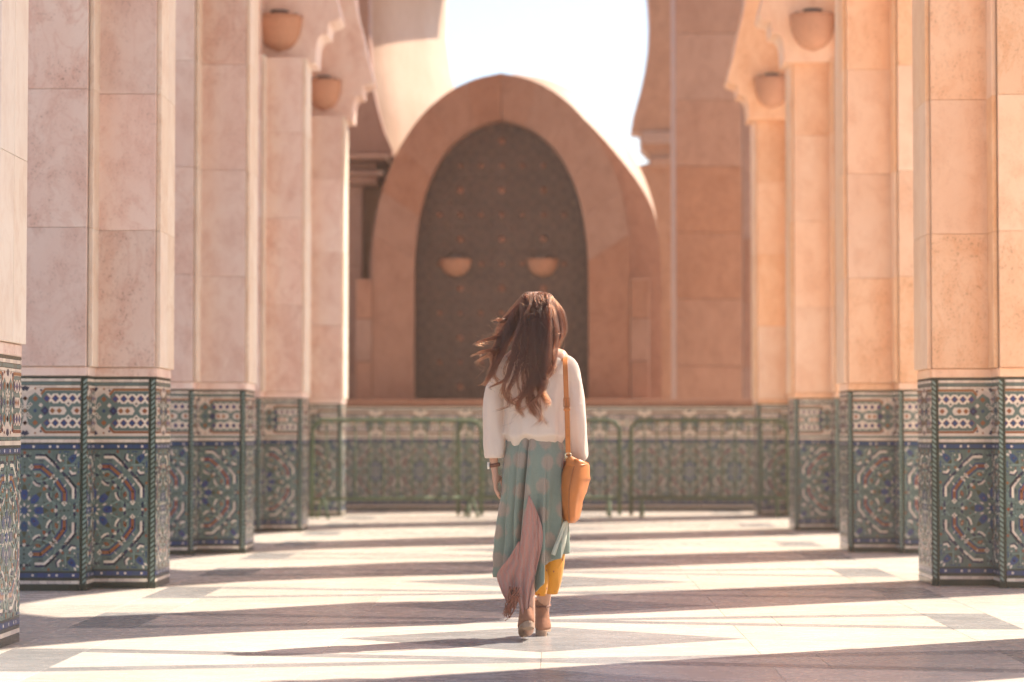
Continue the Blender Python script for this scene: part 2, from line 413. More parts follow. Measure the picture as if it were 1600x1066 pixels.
def half_panel(width, rope, mirror, stretch=1.0):
    key = (width, rope, mirror, stretch)
    if key in _cache: return _cache[key]
    K = 1/1315; chips = []
    inner = 470*K if rope else 9
    def add(poly, m, h=1):
        chips.append((poly, m, h))
    def row(y0, y1, m, step=None, x0=0, x1=None):
        x1 = x1 if x1 is not None else (inner if rope else .42)
        if not step: add([(x0,y0),(x1,y0),(x1,y1),(x0,y1)], m); return
        x = x0
        while x < x1-1e-4:
            e = min(x+step, x1); add([(x+.0007,y0),(e-.0007,y0),(e-.0007,y1),(x+.0007,y1)], m); x = e
    V = lambda y: H - (y-157)/1272 if y < 1744 else max(0, (1905-y)/1272)
    row(V(174), V(157), 'dark', .052); row(V(200), V(178), 'white', .05); row(V(228), V(205), 'green', .10); row(V(250), V(233), 'white', .05)
    row(V(668), V(650), 'green', .10); row(V(700), V(673), 'white', .05); row(V(716), V(704), 'dark', .08)
    row(V(750), V(717), 'blue', .043); row(V(761), V(751), 'dark', .08)
    row(V(1760), V(1746), 'dark', .08); row(V(1797), V(1761), 'blue', .043); row(V(1817), V(1798), 'dark', .08)
    row(V(1850), V(1823), 'white', .05); row(0.0, V(1853), 'dark', .072)
    for x in (75, 214, 278, 418):
        for yy in (733.5, 1779): add([((x-9)*K, V(yy)-.007), ((x+9)*K, V(yy)-.007), ((x+9)*K, V(yy)+.007), ((x-9)*K, V(yy)+.007)], 'white', 2)
    # cartouche frieze
    CX = lambda x: (x-652)*K
    def fz(pl, m, h=1, mir=True):
        add([(CX(x), V(y)) for x, y in pl], m, h)
        if mir: add([(CX(x), V(880-y)) for x, y in pl], m, h)
    far = 1122 if rope else 1200
    for p in band([(786,306),(822,264),(far,264)], 19): fz(p, 'brown')
    fz([(652,236),(770,236),(652,300)], 'white', 0)
    fz([(836,300),(far,300),(far,380),(860,380)], 'white', 1)
    for i in range(6):
        x = 836+73*i
        if x < far+30: fz(dia(x,340,32), 'brown', 2); fz(dia(x,340,26), 'blue', 3)
        if x+36 < far: fz([(x+18,299),(x+54,299),(x+36,318)], 'green', 2); fz([(x+18,381),(x+54,381),(x+36,362)], 'green', 2)
    fz([(846,440),(866,408),(985,408),(1004,440),(985,472),(866,472)], 'white', 1, False)
    for x in (884, 942): fz(dia(x,440,24), 'brown', 2, False)
    fz([(1040,440),(1060,408),(far,408),(far,472),(1060,472)], 'white', 1, False); fz(dia(1090,440,24), 'brown', 2, False)
    fz(dia(1018,382,28), 'white', 3); fz(dia(1018,382,11), 'dark', 4)
    fz(dia(820,440,38), 'navy', 2, False); fz(dia(820,440,15), 'blue', 3, False); fz(dia(738,440,18), 'blue', 2, False)
    fz(dia(785,394,19), 'white', 2); fz(dia(738,342,24), 'brown', 2)
    for c in ((697,388),(674,412)): fz(dia(*c,19), 'white', 2); fz(dia(*c,9), 'dark', 3)
    fz([(652,424),(670,440),(652,440)], 'brown', 2); fz([(652,236),(690,250),(668,282),(652,270)], 'navy', 2)
    fz(dia(695,295,17), 'white', 2); fz(dia(787,272,12), 'navy', 2); fz(dia(738,258,11), 'brown', 2)
    fz(dia(652,340,20), 'brown', 2)
    # rosette field
    seen = set(); vc = (V(761)+V(1746))/2; hh = (V(761)-V(1746))/2
    for pl, m in ROS:
        for sw in (0, 1):
            for sx in (1, -1):
                for sy in (1, -1):
                    q = [((x, y) if not sw else (y, x)) for x, y in pl]; q = [(x*sx, y*sy) for x, y in q]
                    c = (round(sum(p[0] for p in q)/len(q)), round(sum(p[1] for p in q)/len(q)), m)
                    if c in seen: continue
                    seen.add(c)
                    q = clip(clip(clip(q,0,0,False),1,470,True),1,-470,False)
                    if len(q) > 2: add([(x*K, vc + y*hh/470) for x, y in q], m, 1)
    oc = [(30*cos(pi/8+i*pi/4), 30*sin(pi/8+i*pi/4)) for i in range(8)]
    q = clip(oc,0,0,False); add([(x*K, vc+y*hh/470) for x, y in q], 'blue', 2)
    mb = MB(); sgn = -1 if mirror else 1
    w_in = (inner if rope else width/stretch)
    def emit(poly, m, h0, h1):
        n = len(poly)
        a = sum(poly[i][0]*poly[(i+1)%n][1]-poly[(i+1)%n][0]*poly[i][1] for i in range(n))
        if abs(a) < 1e-7: return
        if a < 0: poly = poly[::-1]
        if mirror: poly = poly[::-1]
        mb.prism(poly, lambda p: (sgn*p[0]*stretch, -h0, p[1]), lambda p: (sgn*p[0]*stretch, -h1, p[1]), ZN.index(m), cap0=False)
    # bedding: green strapwork ground, white ground of the frieze
    emit([(0,0),(w_in,0),(w_in,H),(0,H)], 'dark', 0, .0045)
    g = V(761); gb = V(1746)
    nx = 6; ny = 14
    for i in range(nx):
        for j in range(ny):
            x0 = w_in*i/nx; x1 = w_in*(i+1)/nx; y0 = gb+(g-gb)*j/ny; y1 = gb+(g-gb)*(j+1)/ny
            emit([(x0+.0004,y0+.0004),(x1-.0004,y0+.0004),(x1-.0004,y1-.0004),(x0+.0004,y1-.0004)], 'green', .003, .006)
    emit([(0,V(648)),(w_in,V(648)),(w_in,V(252)),(0,V(252))], 'white', .003, .0055)
    emit([(0,V(616)),(CX(790),V(616)),(CX(760),V(440)),(CX(790),V(264)),(0,V(264))], 'white', .003, .006)
    emit(clip([(CX(790),V(575)),(CX(830),V(604)),(CX(far),V(604)),(CX(far),V(276)),(CX(830),V(276)),(CX(790),V(305))],0,w_in,True), 'green', .003, .006)
    emit([(CX(680),V(330)),(CX(738),V(290)),(CX(800),V(345)),(CX(815),V(440)),(CX(800),V(535)),(CX(738),V(590)),(CX(680),V(550)),(CX(652),V(440))], 'green', .003, .0065)
    for poly, m, h in chips:
        q = clip(poly, 0, w_in, True)
        if len(q) > 2: emit(q, m, .004, .0068 + .0008*h)
    if rope:
        w0 = width
        emit([(474*K,0),(492*K,0),(492*K,H),(474*K,H)], 'dark', 0, .008)
        emit([(493*K,0),(w0,0),(w0,H),(493*K,H)], 'dark', 0, .007)
        y = V(1853)-.03
        while y < V(157):
            q = clip(clip([(494*K,y),(w0-.001,y+.02),(w0-.001,y+.038),(494*K,y+.018)],1,V(1853),False),1,V(178),True)
            if len(q) > 2: emit(q, 'light', .004, .009)
            y += .032
    me = bpy.data.meshes.new('tile_panel'); me.from_pydata(mb.v, [], mb.f)
    for q in ZM: me.materials.append(q)
    me.polygons.foreach_set('material_index', mb.m); me.update()
    _cache[key] = me
    return me

# ------------------------------------------------------------------ pillars
WB, WA, TB, DA = .40, .395, .29, .54        # arm length, half core width, half arm thickness, half core depth
ROWZ = [H+.062, 2.33, 3.225, 4.12, 4.90]; ZTOP = 9.9
_slab = {}
def slab_mesh(w, h, mat):
    k = (round(w,3), round(h,3), mat.name)
    if k not in _slab:
        b = MB(); b.cbox(-w/2, w/2, -.03, 0, -h/2, h/2, .0022)
        me = bpy.data.meshes.new('stone_slab'); me.from_pydata(b.v, [], b.f); me.materials.append(mat); me.update(); _slab[k] = me
    return _slab[k]
def put(name, me, parent, c, ang, kind=None): return link(name, me, parent, kind, c, ang)
def pillar(cx, cy, s, stone_m, label):
    's = direction (+1/-1) in x towards the aisle'
    t = thing('tiled_pillar', label, 'pillar', (cx, cy, 0), 'tiled pillars along both sides of the walk')
    a, d, bx, by = WA-.03, DA-.03, WA+WB-.03, TB-.03
    core = MB(); core.box(-a, a, -d, d, 0, ZTOP-.02); core.box(-bx, -a+.001, -by, by, 0, 4.875); core.box(a-.001, bx, -by, by, 0, 4.875)
    core.build('core', stone_m, t)
    # faces: centre, width, angle of the outward normal (0 = towards the camera), slabs side by side
    faces = [((0,-DA),2*WA,0,1), ((0,DA),2*WA,pi,1)]
    for q in (-1, 1):
        faces += [((q*(WA+WB),0),2*TB,q*pi/2,2)]
        for p in (-1, 1):
            faces += [((q*(WA+WB/2),p*TB),WB,0 if p < 0 else pi,1), ((q*WA,p*(TB+(DA-TB)/2)),DA-TB,q*pi/2,1)]
    rear = MB()
    for (fx, fy), w, ang, k in faces:
        seen = (abs(ang) < .1 or (abs(ang) < 2 and ang*s > 0)) and (fx*s > -.01) and (fy < .1 or abs(fx) > .7)
        ux, uy = cos(ang), sin(ang)
        for r in range(4):
            for j in range(k):
                ww = w/k; o = (j-(k-1)/2)*ww; z0, z1 = ROWZ[r], ROWZ[r+1]; cut = .06 if (abs(abs(fx)-WA) < .01 or (abs(fx) < .7 and abs(fy) == TB)) else 0
                c = Vector((fx+ux*o, fy+uy*o, (z0+z1)/2))
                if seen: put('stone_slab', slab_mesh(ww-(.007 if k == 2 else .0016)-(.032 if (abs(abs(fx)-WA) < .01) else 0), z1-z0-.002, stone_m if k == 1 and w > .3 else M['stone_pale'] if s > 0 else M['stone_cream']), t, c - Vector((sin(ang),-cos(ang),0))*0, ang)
                else:
                    b = MB(); b.box(-ww/2+.002, ww/2-.002, -.03, 0, -(z1-z0)/2, (z1-z0)/2)
                    Rm = Matrix.Rotation(ang, 3, 'Z'); rear.add([tuple(Rm @ Vector(v) + c) for v in b.v], b.f)
        # ledge course between tiles and slabs
        Rm = Matrix.Rotation(ang, 3, 'Z'); b = MB(); b.cbox(-w/2+.0005, w/2-.0005, -.010, .02, -.029, .029, .004)
        put('ledge_course', bpy.data.meshes.get('ledge_%d_%s' % (round(w*1000), stone_m.name)) or _ledge(b, w, stone_m), t, Vector((fx,fy,H+.031)), ang)
        # tiles
        if k == 1 and w > .7: halves = ((0, False, .40, True), (0, True, .40, True))
        elif k == 2: halves = ((0, False, TB, False), (0, True, TB, False))
        elif w > .3: # star at the inner corner, rope at the outer corner
            inner_x = -1 if fx > 0 else 1
            lx = inner_x*cos(ang)                       # which way (local x) the inner corner lies
            halves = ((lx*w/2, lx > 0, WB, True),)
        else: halves = ((-w/2 if fy*ux*0+((-fy)*uy) > 0 else w/2, not ((-fy)*uy > 0), DA-TB, False),)
        for ox, mir, pw, rp in halves:
            st = 1.0 if rp else 1.0
            put('tile_panel', half_panel(pw, rp, mir, st), t, Vector((fx+ux*ox, fy+uy*ox, 0)) - Vector((sin(ang),-cos(ang),0))*-.0, ang, 'stuff')
    rear.build('rear_cladding', stone_m, t)
    return t
def _ledge(b, w, m):
    me = bpy.data.meshes.new('ledge_%d_%s' % (round(w*1000), m.name)); me.from_pydata(b.v, [], b.f); me.materials.append(m); me.update(); return me
CXL, CXR = XL-WB-WA, XR+WB+WA
nameL = ['nearest pillar on the cool side of the walk, cut by the picture edge, mostly its tiled flank showing',
         'second pillar on the shaded pink side, its two tiled faces in full view',
         'third pillar on the shaded pink side, beyond the big sharp tiled one',
         'fourth pillar on the pink side, a terracotta bowl lamp high on it',
         'last pillar on the pink side, behind the end of the green barrier']
nameR = ['nearest pillar on the apricot side, just outside the picture edge',
         'large apricot pillar at the picture edge with its tiled faces nearest',
         'second visible apricot pillar, partly hidden by the large one at the edge',
         'third visible apricot pillar, a bowl lamp high on its face',
         'last apricot pillar, behind the rounded end of the green barrier']
for k in range(5):
    pillar(CXL, DL[k], 1, M['stone_left'], nameL[k])
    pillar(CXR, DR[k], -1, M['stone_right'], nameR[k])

# ------------------------------------------------------------------ arches and roof
def half_arch(mb, prof, xo, ztop, f0, f1, m=0, flip=False):
    'solid between the profile (list of (x,z) from spring to apex) and the straight edge x = xo'
    n = len(prof)
    pts = prof + [(prof[-1][0], ztop)]
    vs = []
    for f in (f0, f1):
        vs += [f(p) for p in pts]; vs += [f((xo, p[1])) for p in pts]
    k = len(pts); fs = []
    for i in range(k-1):
        fs += [(i, i+1, k+i+1, k+i)[::-1], (2*k+i, 2*k+i+1, 3*k+i+1, 3*k+i)]
        if i < k-2: fs.append((i, 2*k+i, 2*k+i+1, i+1)[::-1])
        fs.append((k+i, k+i+1, 3*k+i+1, 3*k+i)[::-1])
    fs.append((0, k, 3*k, 2*k)); fs.append((k-1, 3*k-1, 4*k-1, 2*k-1))
    if flip: fs = [f[::-1] for f in fs]
    mb.add(vs, fs, m)
def corbel(off0):
    'transverse arch profile measured from the pillar face: corbel steps, then horseshoe curve; returns (offset into aisle, z)'
    pr = [(.11,4.875),(.112,4.98)]
    for i in range(7):
        a = i/6*pi/2; pr.append((.115+.075*(1-cos(a)), 5.02+.15*sin(a)*.95+.002*i))
    pr += [(.235,5.18),(.24,5.25),(.25,5.30),(.30,5.31),(.345,5.33),(.372,5.36)]
    return pr
def transverse(y, kL, label):
    t = tag(thing('transverse_arch', label, 'arch', (0, y, 4.9)), label, 'arch', 'horseshoe arches spanning the walk')
    half = (XR-XL)/2; xm = (XR+XL)/2
    c = corbel(0); prof = [(half-o, z) for o, z in c]
    # horseshoe: widens above the tip, then closes to a pointed crown
    x0, z0 = prof[-1]
    for i in range(1, 25):
        u = i/24
        z = z0 + (9.2-z0)*u
        w = interp([(0,x0),(.10,x0+.10),(.26,x0+.235),(.42,x0+.27),(.58,x0+.12),(.74,x0-.33),(.87,x0-1.0),(.95,x0-1.6),(1,.02)], u)[0]
        prof.append((w, z))
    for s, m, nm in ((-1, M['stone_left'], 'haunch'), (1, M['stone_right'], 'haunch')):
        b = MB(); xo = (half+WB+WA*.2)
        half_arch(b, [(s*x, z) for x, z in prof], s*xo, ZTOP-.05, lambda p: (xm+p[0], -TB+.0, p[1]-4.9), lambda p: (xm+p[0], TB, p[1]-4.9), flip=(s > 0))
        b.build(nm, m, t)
def arcade(cx, y0, y1, mat, label):
    ym = (y0+y1)/2; half = (y1-y0)/2
    t = thing('arcade_arch', label, 'arch', (cx, ym, 5.0), 'pointed arches between pillars of one row')
    prof = [(half-.22,5.0),(half-.22,5.2),(half-.10,5.3)]
    for i in range(1, 17):
        u = i/16; prof.append((interp([(0,half-.3),(.35,half-.1),(.58,half-.12),(.78,half-.4),(.92,half-.95),(1,.03)], u)[0], 5.3+(8.75-5.3)*u))
    prof[2] = (half-.3, 5.29)
    for s in (-1, 1):
        b = MB(); half_arch(b, [(s*x, z) for x, z in prof], s*half, ZTOP-.05, lambda p: (-.3, p[0], p[1]-5), lambda p: (.3, p[0], p[1]-5), flip=(s < 0))
        b.build('haunch', mat, t)
for k in range(5):
    yy = (DL[k]+DR[k])/2
    transverse(yy, k, ['horseshoe arch over the walk, nearest of the five and above the picture', 'second horseshoe arch overhead, above the picture', 'third horseshoe arch overhead, above the picture',
        'corbelled horseshoe arch springing above the bowl lamps, fourth along the walk', 'farthest corbelled horseshoe arch, sharp tips below the other one'][k])
for k in range(4):
    arcade(CXL, DL[k]+DA, DL[k+1]-DA, M['stone_left'], ['arch between the first and second pink pillars', 'arch between the second and third pink pillars', 'arch between the third and fourth pink pillars', 'arch between the fourth and last pink pillars'][k])
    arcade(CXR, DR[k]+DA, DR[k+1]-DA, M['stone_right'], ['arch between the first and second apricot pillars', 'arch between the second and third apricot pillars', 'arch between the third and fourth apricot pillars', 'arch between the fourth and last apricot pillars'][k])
b = MB(); b.box(-4.6, 4.5, 9.4, 32.6, ZTOP, ZTOP+.35)
tag(b.build('gallery_roof', M['stone_far']), 'flat stone roof over the pillared walk, above the picture', 'roof')

# ------------------------------------------------------------------ bowl sconces
def sconce(c, r, h, mat, label, yaw=0):
    t = thing('wall_sconce', label, 'wall lamp', c, 'half-bowl terracotta wall lamps', yaw)
    def ring(rr, z, n=20): return [Vector((-rr*cos(pi*i/n), -rr*.9*sin(pi*i/n), z)) for i in range(n+1)]
    b = MB(); rings = []
    for i in range(11):
        u = i/10; rr = r*max(.04, sqrt(max(0, 1-(1-u)**2.3))); rings.append(ring(rr, -h+h*u))
    inn = [ring(r*.93, 0), ring(r*.88, -h*.12), ring(r*.5, -h*.55), ring(.01, -h*.75)]
    b.loft(rings + inn, False); b.build('bowl', mat, t, True)
    b = MB(); b.tube([(-r*cos(pi*i/20), -r*.9*sin(pi*i/20), 0) for i in range(21)], r*.035, 6); b.build('rim', mat, t, True)
    b = MB(); b.cbox(-r*.8, r*.8, -.012, -.001, -h*.5, h*.1, .003); b.build('back_plate', M['soot'], t)
    b = MB(); b.loft([[Vector((-r*.42*cos(pi*i/12), -r*.38*sin(pi*i/12), z)) for i in range(13)] for z in (-h*.5, r*.28)], False, False, False)
    b.loft([[Vector((-k*cos(pi*i/12), -k*.9*sin(pi*i/12), r*.28)) for i in range(13)] for k in (r*.42, .005)], False)
    b.build('lamp_glass', M['soot'], t)
    return t
for (px, py, Y, r, h, mt, lb) in (
    (437, 27, (DL[3]+DR[3])/2-TB, .235, .37, 'terracotta', 'terracotta bowl lamp on the fourth pink pillar, the larger one beside the plain shaft'),
    (506, 127, (DL[4]+DR[4])/2-TB, .215, .37, 'terracotta', 'smaller terracotta bowl lamp on the last pink pillar, below the sharp arch tips'),
    (1270, 25, (DL[3]+DR[3])/2-TB, .235, .37, 'terracotta', 'orange bowl lamp on the third visible apricot pillar, larger of that pair'),
    (1206, 123, (DL[4]+DR[4])/2-TB, .215, .37, 'terracotta', 'small orange bowl lamp on the last apricot pillar')):
    sconce(P(px, py, Y-.002), r, h, M[mt], lb)

# ------------------------------------------------------------------ end of the walk: tiled wall, portal, dome, far gate
YW = 32.0
t = thing('dado_wall', 'low tiled wall closing the walk beneath the big bronze door', 'wall', (0, YW, 0))
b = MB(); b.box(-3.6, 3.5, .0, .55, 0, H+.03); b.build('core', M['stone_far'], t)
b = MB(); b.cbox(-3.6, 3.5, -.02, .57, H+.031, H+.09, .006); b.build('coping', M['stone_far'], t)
x = -3.55; i = 0
while x < 3.3:
    link('tile_panel', half_panel(.355, False, bool(i % 2), .835), t, 'stuff', (x if i % 2 == 0 else x+.2965, -.002, 0)); x += .2965; i += 1

def px_prof(pts, Y, cx): return [(P(a, c, Y).x - cx, P(a, c, Y).z) for a, c in pts]
YP = 32.62
cxp = P(783, 400, YP).x
por = thing('arched_portal', 'stone pointed-arch surround of the big bronze door', 'doorway', (cxp, YP, 0))
inner = [(1.18,H+.09),(1.18,3.0),(1.165,3.5),(1.10,4.0),(.98,4.42),(.78,4.80),(.52,5.06),(.26,5.20),(.004,5.27)]
outer = [(1.74,H+.09),(1.74,3.3),(1.70,3.85),(1.60,4.35),(1.40,4.85),(1.10,5.30),(.75,5.62),(.38,5.81),(0,5.90)]
def resample(pr, n):
    sp = spline([(p[0],p[1],0) for p in pr], n); return [(q.x, q.y) for q in sp]
ri, ro = resample(inner, 26), resample(outer, 26)
cuts = [0, 5, 9, 13, 17, 21, 25]
for s in (-1, 1):
    for a, c in zip(cuts[:-1], cuts[1:]):
        b = MB(); A = ri[a:c+1]; B = ro[a:c+1]; k = len(A); vs = []
        for y in (0, .75):
            vs += [(s*p[0], y, p[1]-.0) for p in A] + [(s*p[0], y, p[1]) for p in B]
        g = .0015
        fs = [(i,i+1,k+i+1,k+i) for i in range(k-1)] + [(2*k+i,3*k+i,3*k+i+1,2*k+i+1) for i in range(k-1)] + [(i,2*k+i,2*k+i+1,i+1) for i in range(k-1)] + [(k+i,k+i+1,3*k+i+1,3*k+i) for i in range(k-1)] + [(0,k,3*k,2*k),(k-1,3*k-1,4*k-1,2*k-1)]
        if s > 0: fs = [f[::-1] for f in fs]
        # shrink a hair along the arch so that joints read
        cv = Vector((sum(v[0] for v in vs)/len(vs), 0, sum(v[2] for v in vs)/len(vs)))
        vs = [tuple(Vector((v[0],v[1],v[2])) + (Vector((cv.x,v[1],cv.z))-Vector(v)).normalized()*.002) for v in vs]
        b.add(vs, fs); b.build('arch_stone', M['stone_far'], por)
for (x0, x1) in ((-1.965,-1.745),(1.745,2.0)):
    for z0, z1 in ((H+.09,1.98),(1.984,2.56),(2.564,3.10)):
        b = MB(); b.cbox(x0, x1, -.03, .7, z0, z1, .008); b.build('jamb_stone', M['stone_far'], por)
# bronze door
door = thing('bronze_door', 'dark arched bronze door studded with copper bosses', 'door', (cxp, YP+.38, 0))
b = MB(); dp = [(-x, z) for x, z in ri] + [(x, z) for x, z in ri[::-1]]
b.prism([(x*1.0, z) for x, z in dp][::-1], lambda p: (p[0], .1, p[1]), lambda p: (p[0], 0, p[1])); b.build('door_leaf', M['door'], door)
def inside(x, z, mg=.0):
    for (a, c), (d, e) in zip(ri[:-1], ri[1:]):
        if c <= z <= e: return abs(x) < lerp(a, d, (z-c)/(e-c+1e-9)) - mg
    return False
bs = MB()
bz0 = H+.27; GX, GZ = .283, .337
lat = MB()
for i in range(-4, 5):
    for j in range(0, 13):
        x, z = i*GX, bz0 + j*GZ
        # eight-pointed strap rings around every node
        for r0, a0, big in ((.125, 0, 1), (.075, pi/8, 0)):
            pts = []
            for k in range(16):
                rr = r0*(1 if k % 2 == 0 else .74); pts.append((x+rr*cos(2*pi*k/16+a0), z+rr*1.12*sin(2*pi*k/16+a0)))
            for k in range(16):
                p, q = pts[k], pts[(k+1) % 16]
                if inside(*p, .02) and inside(*q, .02):
                    for pl in band([p, q], .016): lat.prism(pl, lambda v: (v[0], 0, v[1]), lambda v: (v[0], -.014, v[1]), cap0=False)
        for dx, dz in ((GX/2, GZ/2), (GX/2, -GZ/2)):
            p = (x+dx*.78, z+dz*.78); q = (x+dx*1.22, z+dz*1.22)
            if inside(*p, .02) and inside(*q, .02):
                for pl in band([p, q], .05): lat.prism(pl, lambda v: (v[0], 0, v[1]), lambda v: (v[0], -.01, v[1]), cap0=False)
lat.build('strap_lattice', M['door_strap'], door, kind='stuff')
bm1 = MB()
for ring_r, ring_y in ((1,0),):
    bm1.loft([[Vector((.05*q*cos(2*pi*k/12), -.035*sqrt(max(0,1-q*q)), .05*q*sin(2*pi*k/12))) for k in range(12)] for q in (1,.85,.6,.3,.03)], True, False, True)
bossme = None
for i in range(-4, 5):
    for j in range(0, 13):
        x, z = i*GX, bz0 + j*GZ
        if inside(x, z, .06) and (i+j) % 2 == 0 or (inside(x, z, .06) and i % 2 == 0):
            if bossme is None:
                o = bm1.build('boss', M['boss'], door, True); bossme = o.data; o.location = (x, -.01, z)
            else: o = link('boss', bossme, door, loc=(x, -.01, z))
            if j % 2 == 1: o.scale = (.75, .8, .75)
for px, lb in ((712, 'bowl lamp on the bronze door, the one farther from the woman'), (848, 'bowl lamp on the bronze door, above the head of the woman')):
    sconce(P(px, 406, YP+.36), .215, .235, M['clay_dark'], lb)

# dome behind the portal
dm = thing('pointed_dome', 'smooth pointed stone dome rising behind the portal arch', 'dome', (P(806, 400, 34).x, YP+.76, 0))
prof = resample([(2.02,H),(2.02,3.1),(2.0,3.7),(1.92,4.3),(1.72,4.85),(1.38,5.38),(.95,5.80),(.48,6.03),(0,6.12)], 30)
rings = []
full = [(-x, z) for x, z in prof] + [(x, z) for x, z in prof[::-1][1:]]
for u, sc in ((0,.86),(.12,.91),(.3,.955),(.55,.985),(.9,1.0),(2.6,1.0),(3.2,.97)):
    rings.append([Vector((x*lerp(1, sc, smooth((z-4.1)/1.7)), u, H + (z-H)*(.93+.07*((sc-.86)/.14)))) for x, z in full])
rings.insert(0, [Vector((r.x*.8, .0, H+(r.z-H)*.8)) for r in rings[0]])
b = MB(); b.loft(rings[1:], False, False, True); b.build('shell', M['stone_dome'], dm, True)
b = MB(); b.loft([[q + Vector((0,-.004,0)) for q in r] for r in rings[:2]], False); b.build('front_rim', M['stone_far'], dm)  # rim uses the darkened stone, its shade put into the colour

# far gate: two piers whose horseshoe edges frame the sky
gx = P(855, 400, 40).x
gate = thing('horseshoe_gate', 'tall horseshoe arch against the sky beyond the dome', 'arch', (gx, 40, 0))
def gate_prof(w, zf, zw):
    f = lambda z: 0
    return None
zt = 11.6
far_l = [(1.62,.2),(1.62,5.2),(1.36,6.05),(1.50,6.6),(1.62,7.1),(1.68,7.6),(1.66,8.2),(1.52,8.9),(1.2,9.7),(.7,10.3),(.01,10.8)]
near_l = [(2.30,.2),(2.30,4.7),(2.28,5.0),(2.42,5.55),(2.56,6.1),(2.60,6.5),(2.58,7.2),(2.45,8.2),(2.0,9.2),(1.2,10.2),(.4,10.9)]
fr, nr = resample(far_l, 40), resample(near_l, 40)
b = MB()
# splayed side reveal, lit by the sun
fl2 = [(z, x) for x, z in far_l]; nl2 = [(z, x) for x, z in near_l]; rr = []
for i in range(60):
    z = .2 + 10.3*i/59; xf = interp(fl2, z)[0]; xn = interp(nl2, z)[0]
    rr.append([(-6,0,z)] + [(-lerp(xf, xn, u), -6.2*u, z) for u in (0,.33,.66,1)] + [(-6,-6.2,z)])
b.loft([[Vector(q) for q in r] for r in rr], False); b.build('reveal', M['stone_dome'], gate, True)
b = MB(); b.box(-6, -1.12, -6.2, -.3, 8.3, 10.6); b.build('vault_block', M['stone_far'], gate)  # unseen slab added overhead to cast diagonal shade on the reveal
# impost mouldings
far = thing('horseshoe_arch', 'farthest stone pier with a horseshoe edge cut against the sky, past the dome', 'arch', (0, 46, 0))
hp = [(985,640),(985,262),(1014,255),(1016,246),(1002,232),(1001,208),(986,206),(990,180),(1000,145),(1009,105),(1014,70),(1015,35),(1013,0),(1006,-60),(985,-130),(940,-200)]
hp = [(P(a, c, 46).x, P(a, c, 46).z) for a, c in hp]
hp = [(x, z) for x, z in hp]; hp[0] = (hp[0][0], .2)
b = MB(); half_arch(b, hp, 3.6, hp[-1][1]+.6, lambda p: (p[0], 0, p[1]), lambda p: (p[0], .8, p[1]), flip=True); b.build('pier', M['stone_pier'], far)
for x0, x1, y0, y1, d in ((1003,1060,226,206,.10),(1016,1060,262,247,.14)):
    b = MB(); A = P(x0, y0, 46); B2 = P(x1, y1, 46); b.cbox(A.x, B2.x, -d, -.002, A.z, B2.z, .02); b.build('impost_moulding', M['stone_pier'], far)
def pier(px0, px1, Y, depth, z1, mat, label, rows, cols=1, name='stone_pier'):
    x0 = P(px0, 500, Y).x; x1 = P(px1, 500, Y).x
    t = thing(name, label, 'pier', ((x0+x1)/2, Y, 0)); w = x1-x0
    b = MB(); b.box(-w/2+.01, w/2-.01, .02, depth, 0, z1); b.build('core', mat, t)
    for i in range(rows):
        for j in range(cols):
            hh = z1/rows; ww = w/cols
            b = MB(); b.cbox(-w/2+j*ww+.003, -w/2+(j+1)*ww-.003, -.02, .03, i*hh+.003, (i+1)*hh-.003, .006); b.build('stone_slab', mat, t)
    return t
b = MB(); e = [(612,246),(613,235),(600,205),(590,170),(581,130),(577,60),(576,0),(580,-60),(592,-140),(620,-240)]
e = [(P(a, c, 33.5).x - gx, P(a, c, 33.5).z) for a, c in e]
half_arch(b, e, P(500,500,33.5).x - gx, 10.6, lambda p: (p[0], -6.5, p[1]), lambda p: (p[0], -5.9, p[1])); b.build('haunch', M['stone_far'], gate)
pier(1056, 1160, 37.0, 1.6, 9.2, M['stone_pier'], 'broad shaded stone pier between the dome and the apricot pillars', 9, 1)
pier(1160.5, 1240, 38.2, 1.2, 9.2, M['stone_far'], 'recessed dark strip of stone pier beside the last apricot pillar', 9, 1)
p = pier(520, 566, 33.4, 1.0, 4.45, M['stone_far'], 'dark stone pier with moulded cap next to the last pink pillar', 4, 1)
for k, (z0, z1, e) in enumerate(((4.452,4.56,.22),(4.562,4.62,.30),(4.78,4.84,.36))):
    b = MB(); x0 = P(520,500,33.4).x - p.location.x; x1 = P(566,500,33.4).x - p.location.x
    b.cbox(x0-.02, x1+e, -e, 1.0+e, z0, z1, .015); b.build('cap_moulding', M['stone_far'], p)
b = MB(); b.cbox(x0, x1+.2, -.02, 1.0, 4.622, 4.778, .02); b.build('cap_block', M['stone_far'], p)

